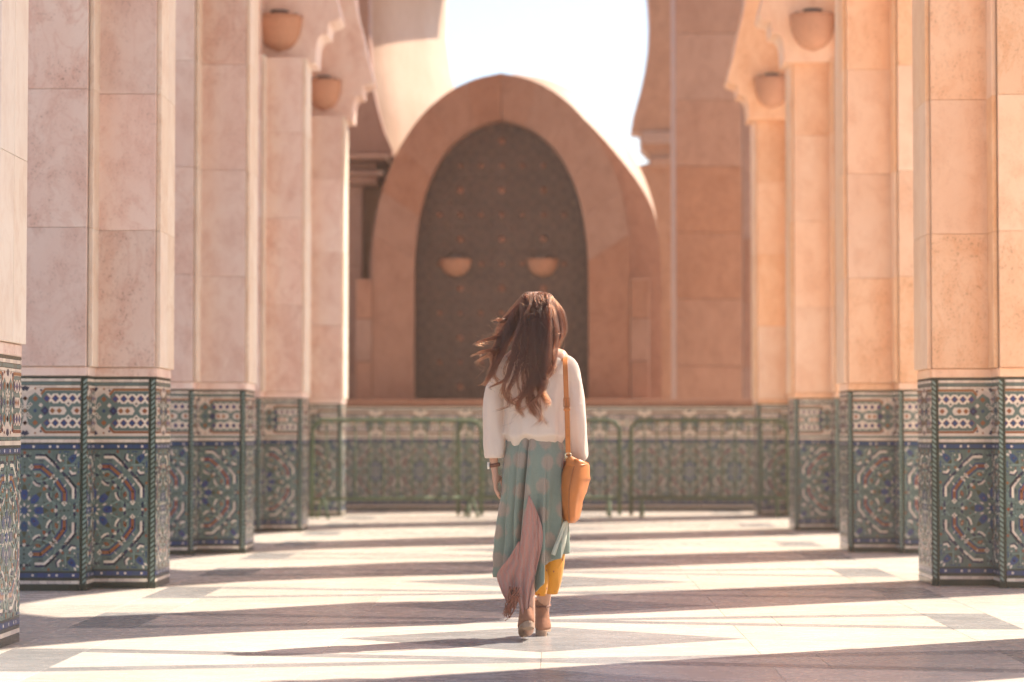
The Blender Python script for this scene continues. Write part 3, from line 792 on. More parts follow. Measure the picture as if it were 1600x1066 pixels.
# ------------------------------------------------------------------ green barriers
def barrier(xa, ya, xb, yb, label):
    L = sqrt((xb-xa)**2+(yb-ya)**2)
    t = thing('crowd_barrier', label, 'barrier', ((xa+xb)/2, (ya+yb)/2, 0), 'green steel barriers across the end of the walk', atan2(yb-ya, xb-xa))
    top, bot, rc = 1.17, .235, .14; h = L/2
    pts = [(-h,0,.02),(-h,0,.6),(-h,0,top-rc)] + [(-h+rc-rc*cos(a), 0, top-rc+rc*sin(a)) for a in (pi/8,pi/4,3*pi/8,pi/2)]
    pts = pts + [(-x, y, z) for x, y, z in pts[::-1]]
    b = MB(); b.tube(pts, .024, 10); b.build('frame', M['barrier'], t, True)
    b = MB(); b.tube([(-h,0,bot),(h,0,bot)], .02, 8); b.build('bottom_rail', M['barrier'], t, True)
    n = 11; me = None
    for i in range(1, n+1):
        x = -h + L*i/(n+1)
        if me is None:
            b = MB(); b.tube([(0,0,bot),(0,0,top-.01)], .009, 6); o = b.build('bar', M['barrier'], t, True); me = o.data; o.location = (x,0,0)
        else: link('bar', me, t, loc=(x,0,0))
    for s in (-1, 1):
        b = MB(); b.tube([(s*(h-.13),-.24,.012),(s*(h-.13),-.22,.05),(s*(h-.13),-.05,.225),(s*(h-.13),0,bot),(s*(h-.13),.05,.225),(s*(h-.13),.22,.05),(s*(h-.13),.24,.012)], .02, 8)
        b.build('foot', M['barrier'], t, True)
def gp(px, Y): return P(px, 700, Y).x
barrier(gp(488,28.55), 28.55, gp(752,29.3), 29.3, 'green steel barrier behind the woman, running to the last pink pillar')
barrier(gp(716,29.45), 29.45, gp(968,29.5), 29.5, 'middle green steel barrier, mostly hidden behind the woman')
barrier(gp(986,29.4), 29.4, gp(1231,29.25), 29.25, 'green steel barrier reaching in front of the last apricot pillar')

# ------------------------------------------------------------------ the woman walking away
WX, WY = P(836, 700, 11.9).x, 11.9
def wl_(px, py, y=0.0):
    'photograph pixel -> coordinates local to the woman, at depth offset y'
    q = P(px, py, WY + y); return Vector((q.x - WX, y, q.z))
def cloth(name, c1, c2, rough=.85, trans=.15, weave=600, wr=.25, pattern=None, spec=.2, fleck=.35):
    m, n, l, p = new_mat(name)
    tc = n.new('ShaderNodeTexCoord'); co = tc.outputs['Object']
    a = nd(n, 'ShaderNodeTexNoise', Scale=9.0, Detail=4.0); l.new(co, a.inputs[0])
    w = nd(n, 'ShaderNodeTexNoise', Scale=weave*.35, Detail=2.0); l.new(co, w.inputs[0])
    col = mixc(n, l, a.outputs[0], c1, c2)
    if pattern: col = pattern(n, l, co, col)
    col = mixc(n, l, math_(n, l, 'MULTIPLY', ramp(n, l, w.outputs[0], [(.35,(0,0,0)),(.7,(1,1,1))]), fleck), col, tuple(x*.75 for x in c1))
    l.new(col, p.inputs['Base Color']); p.inputs['Roughness'].default_value = rough; p.inputs['Specular IOR Level'].default_value = spec
    p.inputs['Sheen Weight'].default_value = .25
    b2 = nd(n, 'ShaderNodeTexNoise', Scale=16.0, Detail=4.0, Distortion=.8); l.new(co, b2.inputs[0])
    hh = math_(n, l, 'ADD', b2.outputs[0], math_(n, l, 'MULTIPLY', w.outputs[0], .12)); bump(n, l, p, hh, wr, .012)
    if trans:
        t = n.new('ShaderNodeBsdfTranslucent'); l.new(col, t.inputs[0]); mx = n.new('ShaderNodeMixShader'); mx.inputs[0].default_value = trans
        l.new(p.outputs[0], mx.inputs[1]); l.new(t.outputs[0], mx.inputs[2]); l.new(mx.outputs[0], n['Material Output'].inputs[0])
    return m
def medallions(n, l, co, col):
    sx = n.new('ShaderNodeSeparateXYZ'); l.new(co, sx.inputs[0]); mp = n.new('ShaderNodeCombineXYZ')
    l.new(math_(n, l, 'ADD', math_(n, l, 'MULTIPLY', sx.outputs[0], 9.5), math_(n, l, 'MULTIPLY', sx.outputs[1], 3.0)), mp.inputs[0]); l.new(math_(n, l, 'MULTIPLY', sx.outputs[2], 8.4), mp.inputs[1])
    v = n.new('ShaderNodeTexVoronoi'); v.voronoi_dimensions = '2D'; v.feature = 'F1'; v.inputs['Scale'].default_value = 1.0; v.inputs['Randomness'].default_value = .42; l.new(mp.outputs[0], v.inputs['Vector'])
    nn = nd(n, 'ShaderNodeTexNoise', Scale=55.0, Detail=3.0); l.new(co, nn.inputs[0])
    d = math_(n, l, 'ADD', v.outputs['Distance'], math_(n, l, 'MULTIPLY', nn.outputs[0], .16))
    return mixc(n, l, math_(n, l, 'MULTIPLY', ramp(n, l, d, [(.33,(1,1,1)),(.47,(0,0,0))]), .6), col, (.46,.29,.225))
def scrolls(n, l, co, col):
    v = n.new('ShaderNodeTexWave'); v.inputs['Scale'].default_value = 16.0; v.inputs['Distortion'].default_value = 9.0; v.inputs['Detail'].default_value = 2.0; l.new(co, v.inputs[0])
    return mixc(n, l, math_(n, l, 'MULTIPLY', ramp(n, l, v.outputs[1], [(.55,(0,0,0)),(.75,(1,1,1))]), .4), col, (.33,.30,.27))
def sprigs(n, l, co, col):
    v = n.new('ShaderNodeTexVoronoi'); v.inputs['Scale'].default_value = 34.0; l.new(co, v.inputs['Vector'])
    return mixc(n, l, ramp(n, l, v.outputs['Distance'], [(.16,(1,1,1)),(.24,(0,0,0))]), col, (.30,.07,.05))
m, n, l, p = new_mat('skin')
p.inputs['Base Color'].default_value = (.50,.27,.18,1); p.inputs['Roughness'].default_value = .5; p.inputs['Subsurface Weight'].default_value = .15
p.inputs['Subsurface Radius'].default_value = (.01,.004,.002); M['skin'] = m
M['blouse'] = cloth('cream_crepe', (.80,.68,.58), (.78,.655,.555), trans=.3, wr=.5, fleck=.06)
M['skirt'] = cloth('sea_green_print', (.185,.235,.19), (.25,.295,.24), trans=.1, pattern=medallions)
M['lining'] = cloth('rose_lining', (.46,.205,.165), (.52,.27,.22), trans=.2, pattern=scrolls)
M['lining_pale'] = cloth('pale_lining', (.62,.66,.55), (.66,.62,.52), trans=.35)
M['trouser'] = cloth('mustard_print', (.74,.32,.02), (.68,.27,.02), trans=.2, pattern=sprigs)
M['fringe'] = cloth('russet_fringe', (.22,.075,.045), (.28,.11,.07), trans=.1)
M['boot'] = plain('tan_suede', (.30,.14,.085), .85, nscale=45, namt=.25, bstr=.25, spec=.2)
M['sole'] = plain('boot_sole', (.34,.22,.15), .8, nscale=60)
M['bag'] = plain('tan_leather', (.47,.150,.032), .48, nscale=22, namt=.14, bstr=.2, spec=.4)
M['bag_dark'] = plain('bag_inside', (.13,.045,.015), .8)
M['stitch'] = plain('leather_edge', (.30,.10,.022), .6)
M['metal'] = plain('pale_brass', (.75,.62,.42), .25, 1, namt=.1)
M['strap_brown'] = plain('brown_strap', (.16,.055,.03), .6)
M['dial'] = plain('watch_face', (.80,.74,.66), .3)

woman = thing('person', 'woman walking away in cream blouse and sea-green wrap skirt, long hair blown sideways', 'person', (WX, WY, 0))
# body: one skinned skeleton
jv, je, jr = [], [], []
def J(p, r, par=None):
    jv.append(Vector(p)); jr.append(r if isinstance(r, tuple) else (r, r))
    if par is not None: je.append((par, len(jv)-1))
    return len(jv)-1
pel = J((.0,0,.90), (.135,.10)); wst = J((.0,0,1.04), (.115,.085), pel); chs = J((.005,0,1.20), (.135,.095), wst); upc = J((.01,.0,1.32), (.11,.075), chs)
nk = J((.012,.01,1.425), .05, upc); nk2 = J((.012,.02,1.48), .05, nk); hd = J((.012,.03,1.55), (.068,.085), nk2); hd2 = J((.012,.03,1.615), (.07,.088), hd); hd3 = J((.012,.03,1.66), (.045,.05), hd2)
J((.012,.118,1.535), .018, hd)          # nose
J((-.062,.03,1.55), .014, hd); J((.086,.03,1.55), .014, hd)   # ears
def arm(sx, pts):
    a = J((sx*.12+.01, 0, 1.365), .06, upc); prev = a
    for p, r in pts: prev = J(p, r, prev)
    return prev
wr = arm(-1, [((-.160,0,1.33),.042), ((-.203,.0,1.10),.033), ((-.207,.0,.98),.028), (wl_(772,727,.0),.0215)])
pm = J(wl_(773,741,.0), (.03,.016), wr); pm2 = J(wl_(774,750,.0), (.034,.016), pm)
wr2 = arm(1, [((.160,0,1.33),.042), ((.205,-.01,1.10),.033), ((.213,.02,.95),.028), ((.224,.07,.87),.0215)])
pn = J((.228,.09,.82), (.03,.016), wr2); pn2 = J((.229,.095,.79), (.034,.016), pn)
def fingers(root, base, dirx):
    for k, (dy, L, cx) in enumerate(((.026,.066,.002),(.009,.075,.0),(-.008,.07,-.001),(-.024,.055,-.003))):
        b = J(base + Vector((0, dy, -.018)), .0092, root)
        c = J(base + Vector((dirx*.004+cx, dy*1.05, -.018-L*.5)), .0085, b)
        d = J(base + Vector((dirx*.016+cx, dy*1.0, -.018-L*.82)), .0078, c)
        J(base + Vector((dirx*.026+cx, dy*.95, -.018-L)), .0065, d)
    t = J(base + Vector((dirx*.02, .03, .016)), .0105, root); t2 = J(base + Vector((dirx*.034, .043, -.012)), .0095, t); J(base + Vector((dirx*.036, .046, -.038)), .0078, t2)
fingers(pm2, jv[pm2].copy(), 1); fingers(pn2, jv[pn2].copy(), -1)
for sx, kn, an, toe in ((-1, (-.055,.03,.50), wl_(826,930,-.13), None), (1, (.065,.05,.50), wl_(848,955,.19), None)):
    h_ = J((sx*.085, 0, .84), .085, pel); k_ = J(kn, .056, h_)
    cv = J(Vector(kn).lerp(Vector(an), .35) + Vector((0,-.02,0)), .052, k_); a_ = J(an, .034, cv); f_ = J(Vector((an[0], an[1]+.01, .07)), .034, a_); J(Vector((an[0], an[1]+.12, .035)), (.032,.022), f_)
me = bpy.data.meshes.new('body'); me.from_pydata(jv, je, []); me.update()
body = link('body', me, woman)
sk = body.modifiers.new('skin', 'SKIN'); sk.use_smooth_shade = True
layer = me.skin_vertices[0].data if len(me.skin_vertices) else None
if layer is None:
    import bmesh
    bm = bmesh.new(); bm.from_mesh(me); bm.verts.layers.skin.verify(); bm.to_mesh(me); bm.free(); layer = me.skin_vertices[0].data
for i, r in enumerate(jr): layer[i].radius = r; layer[i].use_root = (i == 0)
ss = body.modifiers.new('sub', 'SUBSURF'); ss.levels = 2; ss.render_levels = 2
me.materials.append(M['skin'])

# blouse
def ell(cx, cy, hx, hy, z, n, f=None):
    out = []
    for j in range(n):
        a = 2*pi*j/n; k = 1 + (f(a, z) if f else 0)
        out.append(Vector((cx + hx*cos(a)*k, cy + hy*sin(a)*k, z)))
    return out
NB = 96
tabB = [  # z, cx, hx, hy, cy
 (.955,.006,.135,.105,0),(.972,.002,.148,.122,0),(.995,.0,.158,.138,-.004),(1.03,.0,.154,.138,-.004),(1.10,.002,.150,.130,-.003),(1.20,.006,.158,.122,0),(1.29,.010,.174,.108,0),(1.335,.012,.178,.094,.002),(1.368,.012,.172,.084,.004),(1.392,.012,.128,.072,.006),(1.408,.012,.09,.062,.01),(1.43,.012,.066,.056,.014)]
b = MB(); rings = []
for i in range(46):
    z = .955 + (1.43-.955)*i/45
    cx, hx, hy, cyy = interp(tabB, z)
    def f(a, z):
        lo = smooth((1.30-z)/.25)
        rg = abs(sin(4.5*a+1.1*nz(a*.7, z*2.2)*3))**.6
        return -.055*(1-rg)*smooth((1.36-z)/.2) + lo*(.030*sin(9*a+1.3*sin(3*a)+z*5)+.05*nz(cos(a)*3, sin(a)*3, z*3)) + .05*(abs(nz(cos(a)*2.2+7, sin(a)*2.2, z*3+cos(a)*2))-.2)
    r = ell(cx, cyy, hx, hy, z, NB, f)
    if z < 1.02:
        for q in r:
            a = atan2(q.y-cyy, q.x-cx); dz = .010*sin(2.2*a+.6) + .008*sin(6*a+1) - .034*max(0, 1-((q.x+.095)/.05)**2)*(1 if q.y < 0 else 0)
            q.z += (dz+.012)*smooth((1.02-z)/.06)
    rings.append(r)
b.loft(rings, True, True, True)
def sleeve(path, rad, ph):
    pts = spline(path, 26); rr = []; N = Vector((0,1,0))
    for i, q in enumerate(pts):
        t = (pts[min(i+1,25)]-pts[max(i-1,0)]).normalized(); Bv = t.cross(N).normalized(); N2 = Bv.cross(t)
        R = interp(rad, i/25)[0]; u = i/25
        rr.append([q + (Bv*cos(2*pi*j/40) + N2*sin(2*pi*j/40)*1.08)*R*(1+.06*u*sin(4*2*pi*j/40+ph+u*5)+.10*nz(cos(2*pi*j/40)*1.6, sin(2*pi*j/40)*1.6+ph, u*5)) for j in range(40)])
    b.loft(rr, True, True, True)
sleeve([(-.10,0,1.352),(-.165,0,1.322),(-.196,0,1.22),(-.208,0,1.08),wl_(771.5,690),wl_(772,716)], [(0,.045),(.12,.050),(.35,.047),(.6,.050),(.85,.056),(.96,.054),(1,.048)], 0)
sleeve([(.12,0,1.352),(.166,0,1.325),(.192,0,1.22),(.207,-.01,1.08),(.213,.02,.95),(.222,.06,.885)], [(0,.045),(.12,.050),(.35,.046),(.6,.046),(.85,.046),(.96,.044),(1,.040)], 2)
blouse = b.build('blouse', M['blouse'], woman, True)
rm = blouse.modifiers.new('merge', 'REMESH'); rm.mode = 'VOXEL'; rm.voxel_size = .005; rm.use_smooth_shade = True
sm = blouse.modifiers.new('soft', 'SMOOTH'); sm.iterations = 3; sm.factor = .5

# skirt: wrapped print cloth with deep folds
NS, NR = 260, 64
def skirt_hem(a):
    # a: 0 = right, -pi/2 = towards the camera, pi = left
    d = (a + pi/2 + pi) % (2*pi) - pi       # 0 at the back centre, + to the right, - to the left
    return interp([(-pi,.36),(-1.9,.33),(-1.35,.30),(-.9,.235),(-.5,.27),(-.18,.27),(.05,.235),(.18,.235),(.36,.275),(.55,.36),(1.1,.41),(1.4,.41),(2.2,.42),(pi,.36)], d)[0]
def skirt_pt(a, u, push=0):
    d = (a + pi/2 + pi) % (2*pi) - pi
    ztop = .993; z0 = skirt_hem(a); z = ztop + (z0-ztop)*u
    zz = (ztop - z)/.70
    cx, hx, hy, cyy = interp([(0,.002,.138,.108,0),(.14,-.002,.153,.135,.0),(.32,-.008,.158,.145,.0),(.6,-.014,.160,.155,.015),(1,-.018,.160,.165,.03)], zz)
    amp = .002 + .025*smooth(zz*1.3)
    q = 5.5*d + 1.1*sin(2*d+.6) + zz*.7*d
    fold = (1-2*abs(sin(q))**.8)*.75 + .45*sin(10.5*d+2.1+zz*1.6) + .5*nz(d*2.6, zz*1.4, 3)
    dp = d+.23+.28*zz; pl = -2.4*math.exp(-(dp/.06)**2) + .9*math.exp(-((dp+.17)/.11)**2) + 1.4*math.exp(-((dp-.15)/.10)**2)
    pl2 = -.9*math.exp(-((d-.42-.1*zz)/.07)**2) - .9*math.exp(-((d+.62+.05*zz)/.08)**2)
    k = 1 + (amp*(fold + (pl+pl2)*(.55+.45*zz)) - .008 + .007*(pl+pl2))/.16 + push
    return Vector((cx + hx*cos(a)*k, cyy + hy*sin(a)*k, z + .004*nz(a*3, zz*6)))
b = MB(); b.loft([[skirt_pt(2*pi*j/NS, i/NR) for j in range(NS)] for i in range(NR+1)])
skirt = b.build('skirt', M['skirt'], woman, True)
so_ = skirt.modifiers.new('thick', 'SOLIDIFY'); so_.thickness = .003
_sk = [skirt_pt(2*pi*j/160, i/40) for i in range(41) for j in range(160)]
_sk = [q for q in _sk if q.y < -.02]
def skirt_y(x, z):
    d = sorted(((q.x-x)**2 + (q.z-max(z,.36))**2, q.y) for q in _sk)[:34]
    return min(.3*sum(y for _, y in d)/len(d) + .7*min(y for _, y in d[:22]), -.125)
def flap(name, mat, left, right, depth, rows=26, cols=14, fold=.012, seed=0, par=None, thick=.003):
    'hanging cloth between a left and a right edge (lists of photograph pixels), depth(u, v) = offset towards the camera'
    L = spline([(a, c, 0) for a, c in left], rows); R = spline([(a, c, 0) for a, c in right], rows)
    b = MB(); rr = []
    for i in range(rows):
        row = []
        for j in range(cols):
            v = j/(cols-1); q = L[i].lerp(R[i], v); u = i/(rows-1)
            y = depth(u, v) + fold*(sin(v*13+seed+u*2.5)*.7 + nz(v*3+seed, u*3, seed))*smooth(u*2+.2)
            w0 = wl_(q.x, q.y, -.16)
            if name != 'skirt_hem_turnback': y = y + skirt_y(w0.x, w0.z) - .004
            row.append(wl_(q.x, q.y, y))
        rr.append(row)
    b.loft(rr, False); o = b.build(name, mat, par or woman, True)
    q = o.modifiers.new('thick', 'SOLIDIFY'); q.thickness = thick
    return o
flap('skirt_lining', M['lining'], [(826,774),(818,815),(812,855),(807,890),(806,920),(812,945),(820,968)], [(828,776),(845,816),(848,845),(842,875),(835,905),(829,935),(825,969)], lambda u, v: -.008-.014*u, seed=1, fold=.010, cols=36, rows=40)
flap('skirt_lining', M['lining'], [(810,846),(796,870),(777,896),(781,918),(790,938),(797,950)], [(813,847),(816,880),(815,905),(812,925),(808,942),(805,951)], lambda u, v: -.010-.008*u+.008*v, seed=4, fold=.008, cols=30)
flap('skirt_hem_turnback', M['lining_pale'], [(880,816),(872,838),(866,852),(861,866)], [(887,812),(886,830),(883,850),(877,873)], lambda u, v: -.10+.04*v, seed=6, fold=.008)
# twisted fringe at the hanging corner
b = MB()
rf = random.Random(3)
for i in range(46):
    x0 = 797 + rf.uniform(0, 14); x1 = 789 + rf.uniform(-2, 9); pts = []
    y0 = 928 + rf.uniform(-12, 6); y1 = 958 + rf.uniform(-8, 8); d0 = rf.uniform(-.02, .01)
    for k in range(9):
        u = k/8; pts.append(wl_(lerp(x0, x1, u)+2.2*sin(u*7+i), lerp(y0, y1, u), -.205+d0+.01*sin(u*9+i*2)))
    b.tube(pts, [.0045*(1-.55*k/8) for k in range(9)], 5)
b.tube([wl_(794,955,-.2), wl_(790,962,-.21), wl_(794,967,-.21), wl_(789,970,-.2)], .002, 5)
b.build('fringe', M['fringe'], woman, True)

# trousers under the skirt
b = MB()
for pts, rad in (([(.062,.04,.62),(.069,.06,.45),wl_(856,900,.07),wl_(852,926,.08)], [(0,.08),(.4,.072),(.75,.066),(1,.060)]),
                 ([(-.02,.03,.62),(-.03,.02,.45),wl_(838,905,.0),wl_(837,929,.0)], [(0,.08),(.5,.062),(.8,.052),(1,.050)])):
    q = spline(pts, 20); rr = []
    for i, c in enumerate(q):
        R = interp(rad, i/19)[0]
        rr.append([c + Vector((R*cos(2*pi*j/36)*(1+.05*sin(5*2*pi*j/36+i*.2)+.06*nz(cos(j*.17)*2, i*.25, R)), R*1.1*sin(2*pi*j/36)*(1+.05*sin(5*2*pi*j/36+i*.2)), .006*sin(2*pi*j/36*2))) for j in range(36)])
    b.loft(rr)
tr = b.build('trousers', M['trouser'], woman, True); q = tr.modifiers.new('thick', 'SOLIDIFY'); q.thickness = .003

# ankle boots
def boot(an, zh, pitch, yaw, top):
    'an: ankle centre; heel to the camera'
    o = bpy.data.objects.new('ankle_boot', None)
    b = MB(); rr = []
    sec = [ # z, y centre, half width, half length
        (.028,.055,.036,.125),(.045,.05,.040,.125),(.065,.03,.038,.10),(.085,.012,.036,.072),(.105,.0,.034,.052),(.13,-.005,.034,.046),(.16,-.006,.039,.049),(.178,-.006,.041,.051)]
    for z, yc, hw, hl in sec: rr.append([Vector((hw*cos(a)*(1-.18*max(0,sin(a))*(z < .1)), yc+hl*sin(a), z + (.012 if False else 0) + .006*sin(3*a)*(z > .17))) for a in [2*pi*j/28 for j in range(28)]])
    b.loft(rr, True, True, False)
    up = b
    s1 = MB(); s1.prism([(.037*cos(a)*(1-.18*max(0,sin(a))), .055+.128*sin(a)) for a in [2*pi*j/24 for j in range(24)]], lambda p: (p[0],p[1],.016 if p[1] > -.0 else .020), lambda p: (p[0],p[1],.030))
    s2 = MB(); s2.prism([(.030*cos(a), -.036+.032*sin(a)) for a in [2*pi*j/20 for j in range(20)]], lambda p: (p[0]*.92,p[1],0), lambda p: (p[0],p[1],.026))
    Rm = Matrix.Translation((an[0], an[1], 0)) @ Matrix.Rotation(yaw, 4, 'Z') @ Matrix.Translation((0,.15,0)) @ Matrix.Rotation(-pitch, 4, 'X') @ Matrix.Translation((0,-.15,0))
    for q in (up, s1, s2): q.v = [tuple(Rm @ Vector(v)) for v in q.v]
    u = up.build('boot', M['boot'], woman, True); s1.build('sole', M['sole'], u); s2.build('heel', M['sole'], u, False)
    t = MB(); t.tube([tuple(Rm @ Vector((.042*cos(a), -.006+.053*sin(a), .15+.006*sin(a)))) for a in [2*pi*j/24 for j in range(25)]], .004, 6); t.build('ankle_strap', M['strap_brown'], u, True)
aL = wl_(825, 950, -.03); aR = wl_(847, 965, .13)
boot((aL[0], aL[1]-.13), 0, radians(20), radians(8), .17); boot((aR[0], aR[1]+.06), 0, 0, radians(-6), .17)

# wristwatch
b = MB(); c = wl_(773, 727, 0)
b.loft([[c + Vector((.0265*cos(a), .0265*sin(a)*.95, z + .004*cos(a))) for a in [2*pi*j/24 for j in range(24)]] for z in (-.009, .009)])
wb = b.build('wristwatch', M['strap_brown'], woman, True); q = wb.modifiers.new('thick', 'SOLIDIFY'); q.thickness = .003
b = MB(); cc = c + Vector((-.030, -.006, -.002))
b.loft([[cc + Vector((dx, r*cos(a), r*sin(a))) for a in [2*pi*j/24 for j in range(24)]] for dx, r in ((.004,.017),(-.004,.0175),(-.006,.0155),(-.0062,.001))], True, True, True); b.build('watch_case', M['dial'], wb, True)

# ------------------------------------------------------------------ hair
m, n, l, p = new_mat('auburn_hair'); M['hair'] = m
g = n.new('ShaderNodeNewGeometry')
hv = n.new('ShaderNodeVectorMath'); hv.operation = 'MULTIPLY'; hv.inputs[1].default_value = (1,1,.10); l.new(g.outputs['Position'], hv.inputs[0])
hn = nd(n, 'ShaderNodeTexNoise', Scale=75.0, Detail=3.0, Roughness=.6); l.new(hv.outputs[0], hn.inputs[0])
hf = math_(n, l, 'ADD', math_(n, l, 'MULTIPLY', g.outputs['Random Per Island'], .35), math_(n, l, 'MULTIPLY', ramp(n, l, hn.outputs[0], [(.36,(0,0,0)),(.68,(1,1,1))]), .65))
col = ramp(n, l, hf, [(0,(.02,.007,.003)),(.3,(.05,.015,.006)),(.6,(.12,.04,.015)),(1,(.22,.09,.04))])
l.new(col, p.inputs['Base Color']); p.inputs['Roughness'].default_value = .36; p.inputs['Specular IOR Level'].default_value = .5
tr_ = n.new('ShaderNodeBsdfTranslucent'); l.new(mixc(n, l, .6, col, (.85,.36,.12)), tr_.inputs[0])
mx = n.new('ShaderNodeMixShader'); mx.inputs[0].default_value = .55; l.new(p.outputs[0], mx.inputs[1]); l.new(tr_.outputs[0], mx.inputs[2]); l.new(mx.outputs[0], n['Material Output'].inputs[0])
m = bpy.data.materials.new('auburn_strands'); m.use_nodes = True; m.node_tree.nodes.clear(); M['strand'] = m
ho = m.node_tree.nodes.new('ShaderNodeOutputMaterial'); hp_ = m.node_tree.nodes.new('ShaderNodeBsdfHairPrincipled')
hp_.parametrization = 'COLOR'; hp_.inputs['Color'].default_value = (.042,.0105,.004,1)
for k_, v_ in (('Melanin', .66), ('Melanin Redness', 1.0), ('Roughness', .30), ('Radial Roughness', .35), ('Random Color', .55), ('Random Roughness', .3), ('Coat', .0)):
    if k_ in hp_.inputs: hp_.inputs[k_].default_value = v_
hi_ = m.node_tree.nodes.new('ShaderNodeHairInfo')
hcol = ramp(m.node_tree.nodes, m.node_tree.links, hi_.outputs['Intercept'], [(0,(.046,.0115,.0042)),(.45,(.022,.0055,.0022)),(1,(.058,.0155,.0055))]); m.node_tree.links.new(hcol, hp_.inputs['Color'])
m.node_tree.links.new(hp_.outputs[0], ho.inputs[0])
rh = random.Random(11)
HC = Vector((.012,.02,1.60))
# locks: root (angle round the crown), then pixels with depth offsets from the scalp to the tip, width, strands, curl
locks = [
 # down the back, centre and right
 ([(838,466,-.02),(842,490,-.105),(843,530,-.13),(838,575,-.135),(832,615,-.150),(838,650,-.16),(841,668,-.155)], 9, 80, 1.0),
 ([(842,466,-.02),(850,495,-.10),(852,535,-.125),(850,575,-.135),(846,612,-.150),(852,634,-.16),(846,650,-.155)], 8, 80, 1.1),
 ([(834,467,-.02),(832,500,-.11),(832,545,-.135),(828,585,-.14),(822,615,-.150),(816,640,-.155),(806,654,-.15)], 8, 60, 1.2),
 ([(846,467,-.01),(858,495,-.08),(862,530,-.095),(858,565,-.11),(852,595,-.135),(850,618,-.15),(843,640,-.155)], 9, 70, 0.9),
 ([(838,464,-.0),(850,480,-.09),(848,520,-.13),(842,560,-.14),(838,600,-.15),(826,628,-.155),(820,650,-.15)], 9, 60, 1.2),
 ([(836,465,-.02),(836,500,-.12),(838,540,-.14),(842,580,-.145),(848,606,-.155),(842,628,-.16),(836,640,-.16)], 9, 70, 1.0),
 # right side of the head, short fluffy edge
 ([(846,464,.02),(866,482,.0),(873,510,-.01),(872,535,-.02),(866,553,-.05),(858,572,-.09)], 7, 70, .6),
 ([(848,463,.04),(868,484,.04),(875,512,.03),(874,538,.02),(869,556,.0),(862,570,-.04)], 6, 60, .6),
 ([(844,464,0),(862,486,-.05),(868,520,-.06),(866,548,-.08),(860,575,-.11),(852,600,-.13)], 10, 120, .9),
 # left of the back
 ([(830,467,-.01),(822,500,-.10),(814,545,-.125),(806,585,-.13),(802,615,-.14),(806,634,-.145),(797,641,-.14)], 7, 44, 1.3),
 ([(828,468,0),(815,500,-.09),(802,545,-.12),(794,585,-.125),(792,612,-.135),(786,632,-.14),(781,642,-.135)], 6, 36, 1.3),
 ([(830,468,-.01),(824,510,-.11),(820,555,-.13),(812,595,-.135),(806,625,-.14),(799,632,-.14)], 6, 36, 1.3),
 # blown to the left
 ([(829,467,.02),(812,492,-.02),(794,520,-.05),(778,542,-.07),(762,548,-.08),(745,556,-.08)], 10, 120, .9),
 ([(828,468,.03),(808,490,.0),(790,510,-.02),(776,526,-.04),(760,534,-.05),(750,541,-.05)], 10, 120, 1.0),
 ([(828,470,.03),(806,500,-.03),(788,532,-.06),(774,556,-.08),(768,576,-.09),(766,600,-.09),(752,603,-.08)], 10, 110, 1.0),
 ([(828,470,.01),(806,508,-.06),(792,545,-.09),(780,572,-.10),(772,594,-.10),(762,606,-.10)], 9, 50, 1.2),
 ([(829,470,.0),(812,512,-.08),(800,552,-.11),(788,582,-.115),(778,600,-.115),(771,608,-.11)], 8, 40, 1.2),
 ([(829,467,.04),(812,486,.02),(800,497,.0),(790,503,-.01),(782,498,-.01),(779,501,-.01)], 8, 80, .9),
 ([(830,466,.05),(816,482,.03),(806,502,.02),(794,518,.0),(782,524,-.01),(770,522,-.01)], 7, 40, .9),
 ([(826,470,.02),(806,498,-.02),(790,526,-.05),(774,540,-.06),(764,556,-.07),(752,570,-.07)], 10, 50, 1.1),
 # crown fluff
 ([(832,470,.02),(828,463,-.03),(830,466,-.07),(826,480,-.10),(822,505,-.12)], 8, 60, .5),
 ([(846,472,.02),(848,462,-.02),(850,467,-.06),(854,485,-.09),(858,510,-.11)], 8, 60, .5),
]
b = MB()
HS = []
def strand(pts, r0, n=15):
    q = spline(pts, n); HS.append((q, [max(.00015, r0*(1-.7*(k/(n-1))**2)) for k in range(n)]))
def off_skull(q, k=1.0):
    'push a strand point out to the scalp'
    d = Vector(((q.x-HC.x)/.088, (q.y-HC.y)/.106, (q.z-HC.z)/.092)); L = d.length
    if L < k and q.z > 1.47: d *= k/max(L, 1e-4); return Vector((HC.x+d.x*.088, HC.y+d.y*.106, HC.z+d.z*.092))
    return q
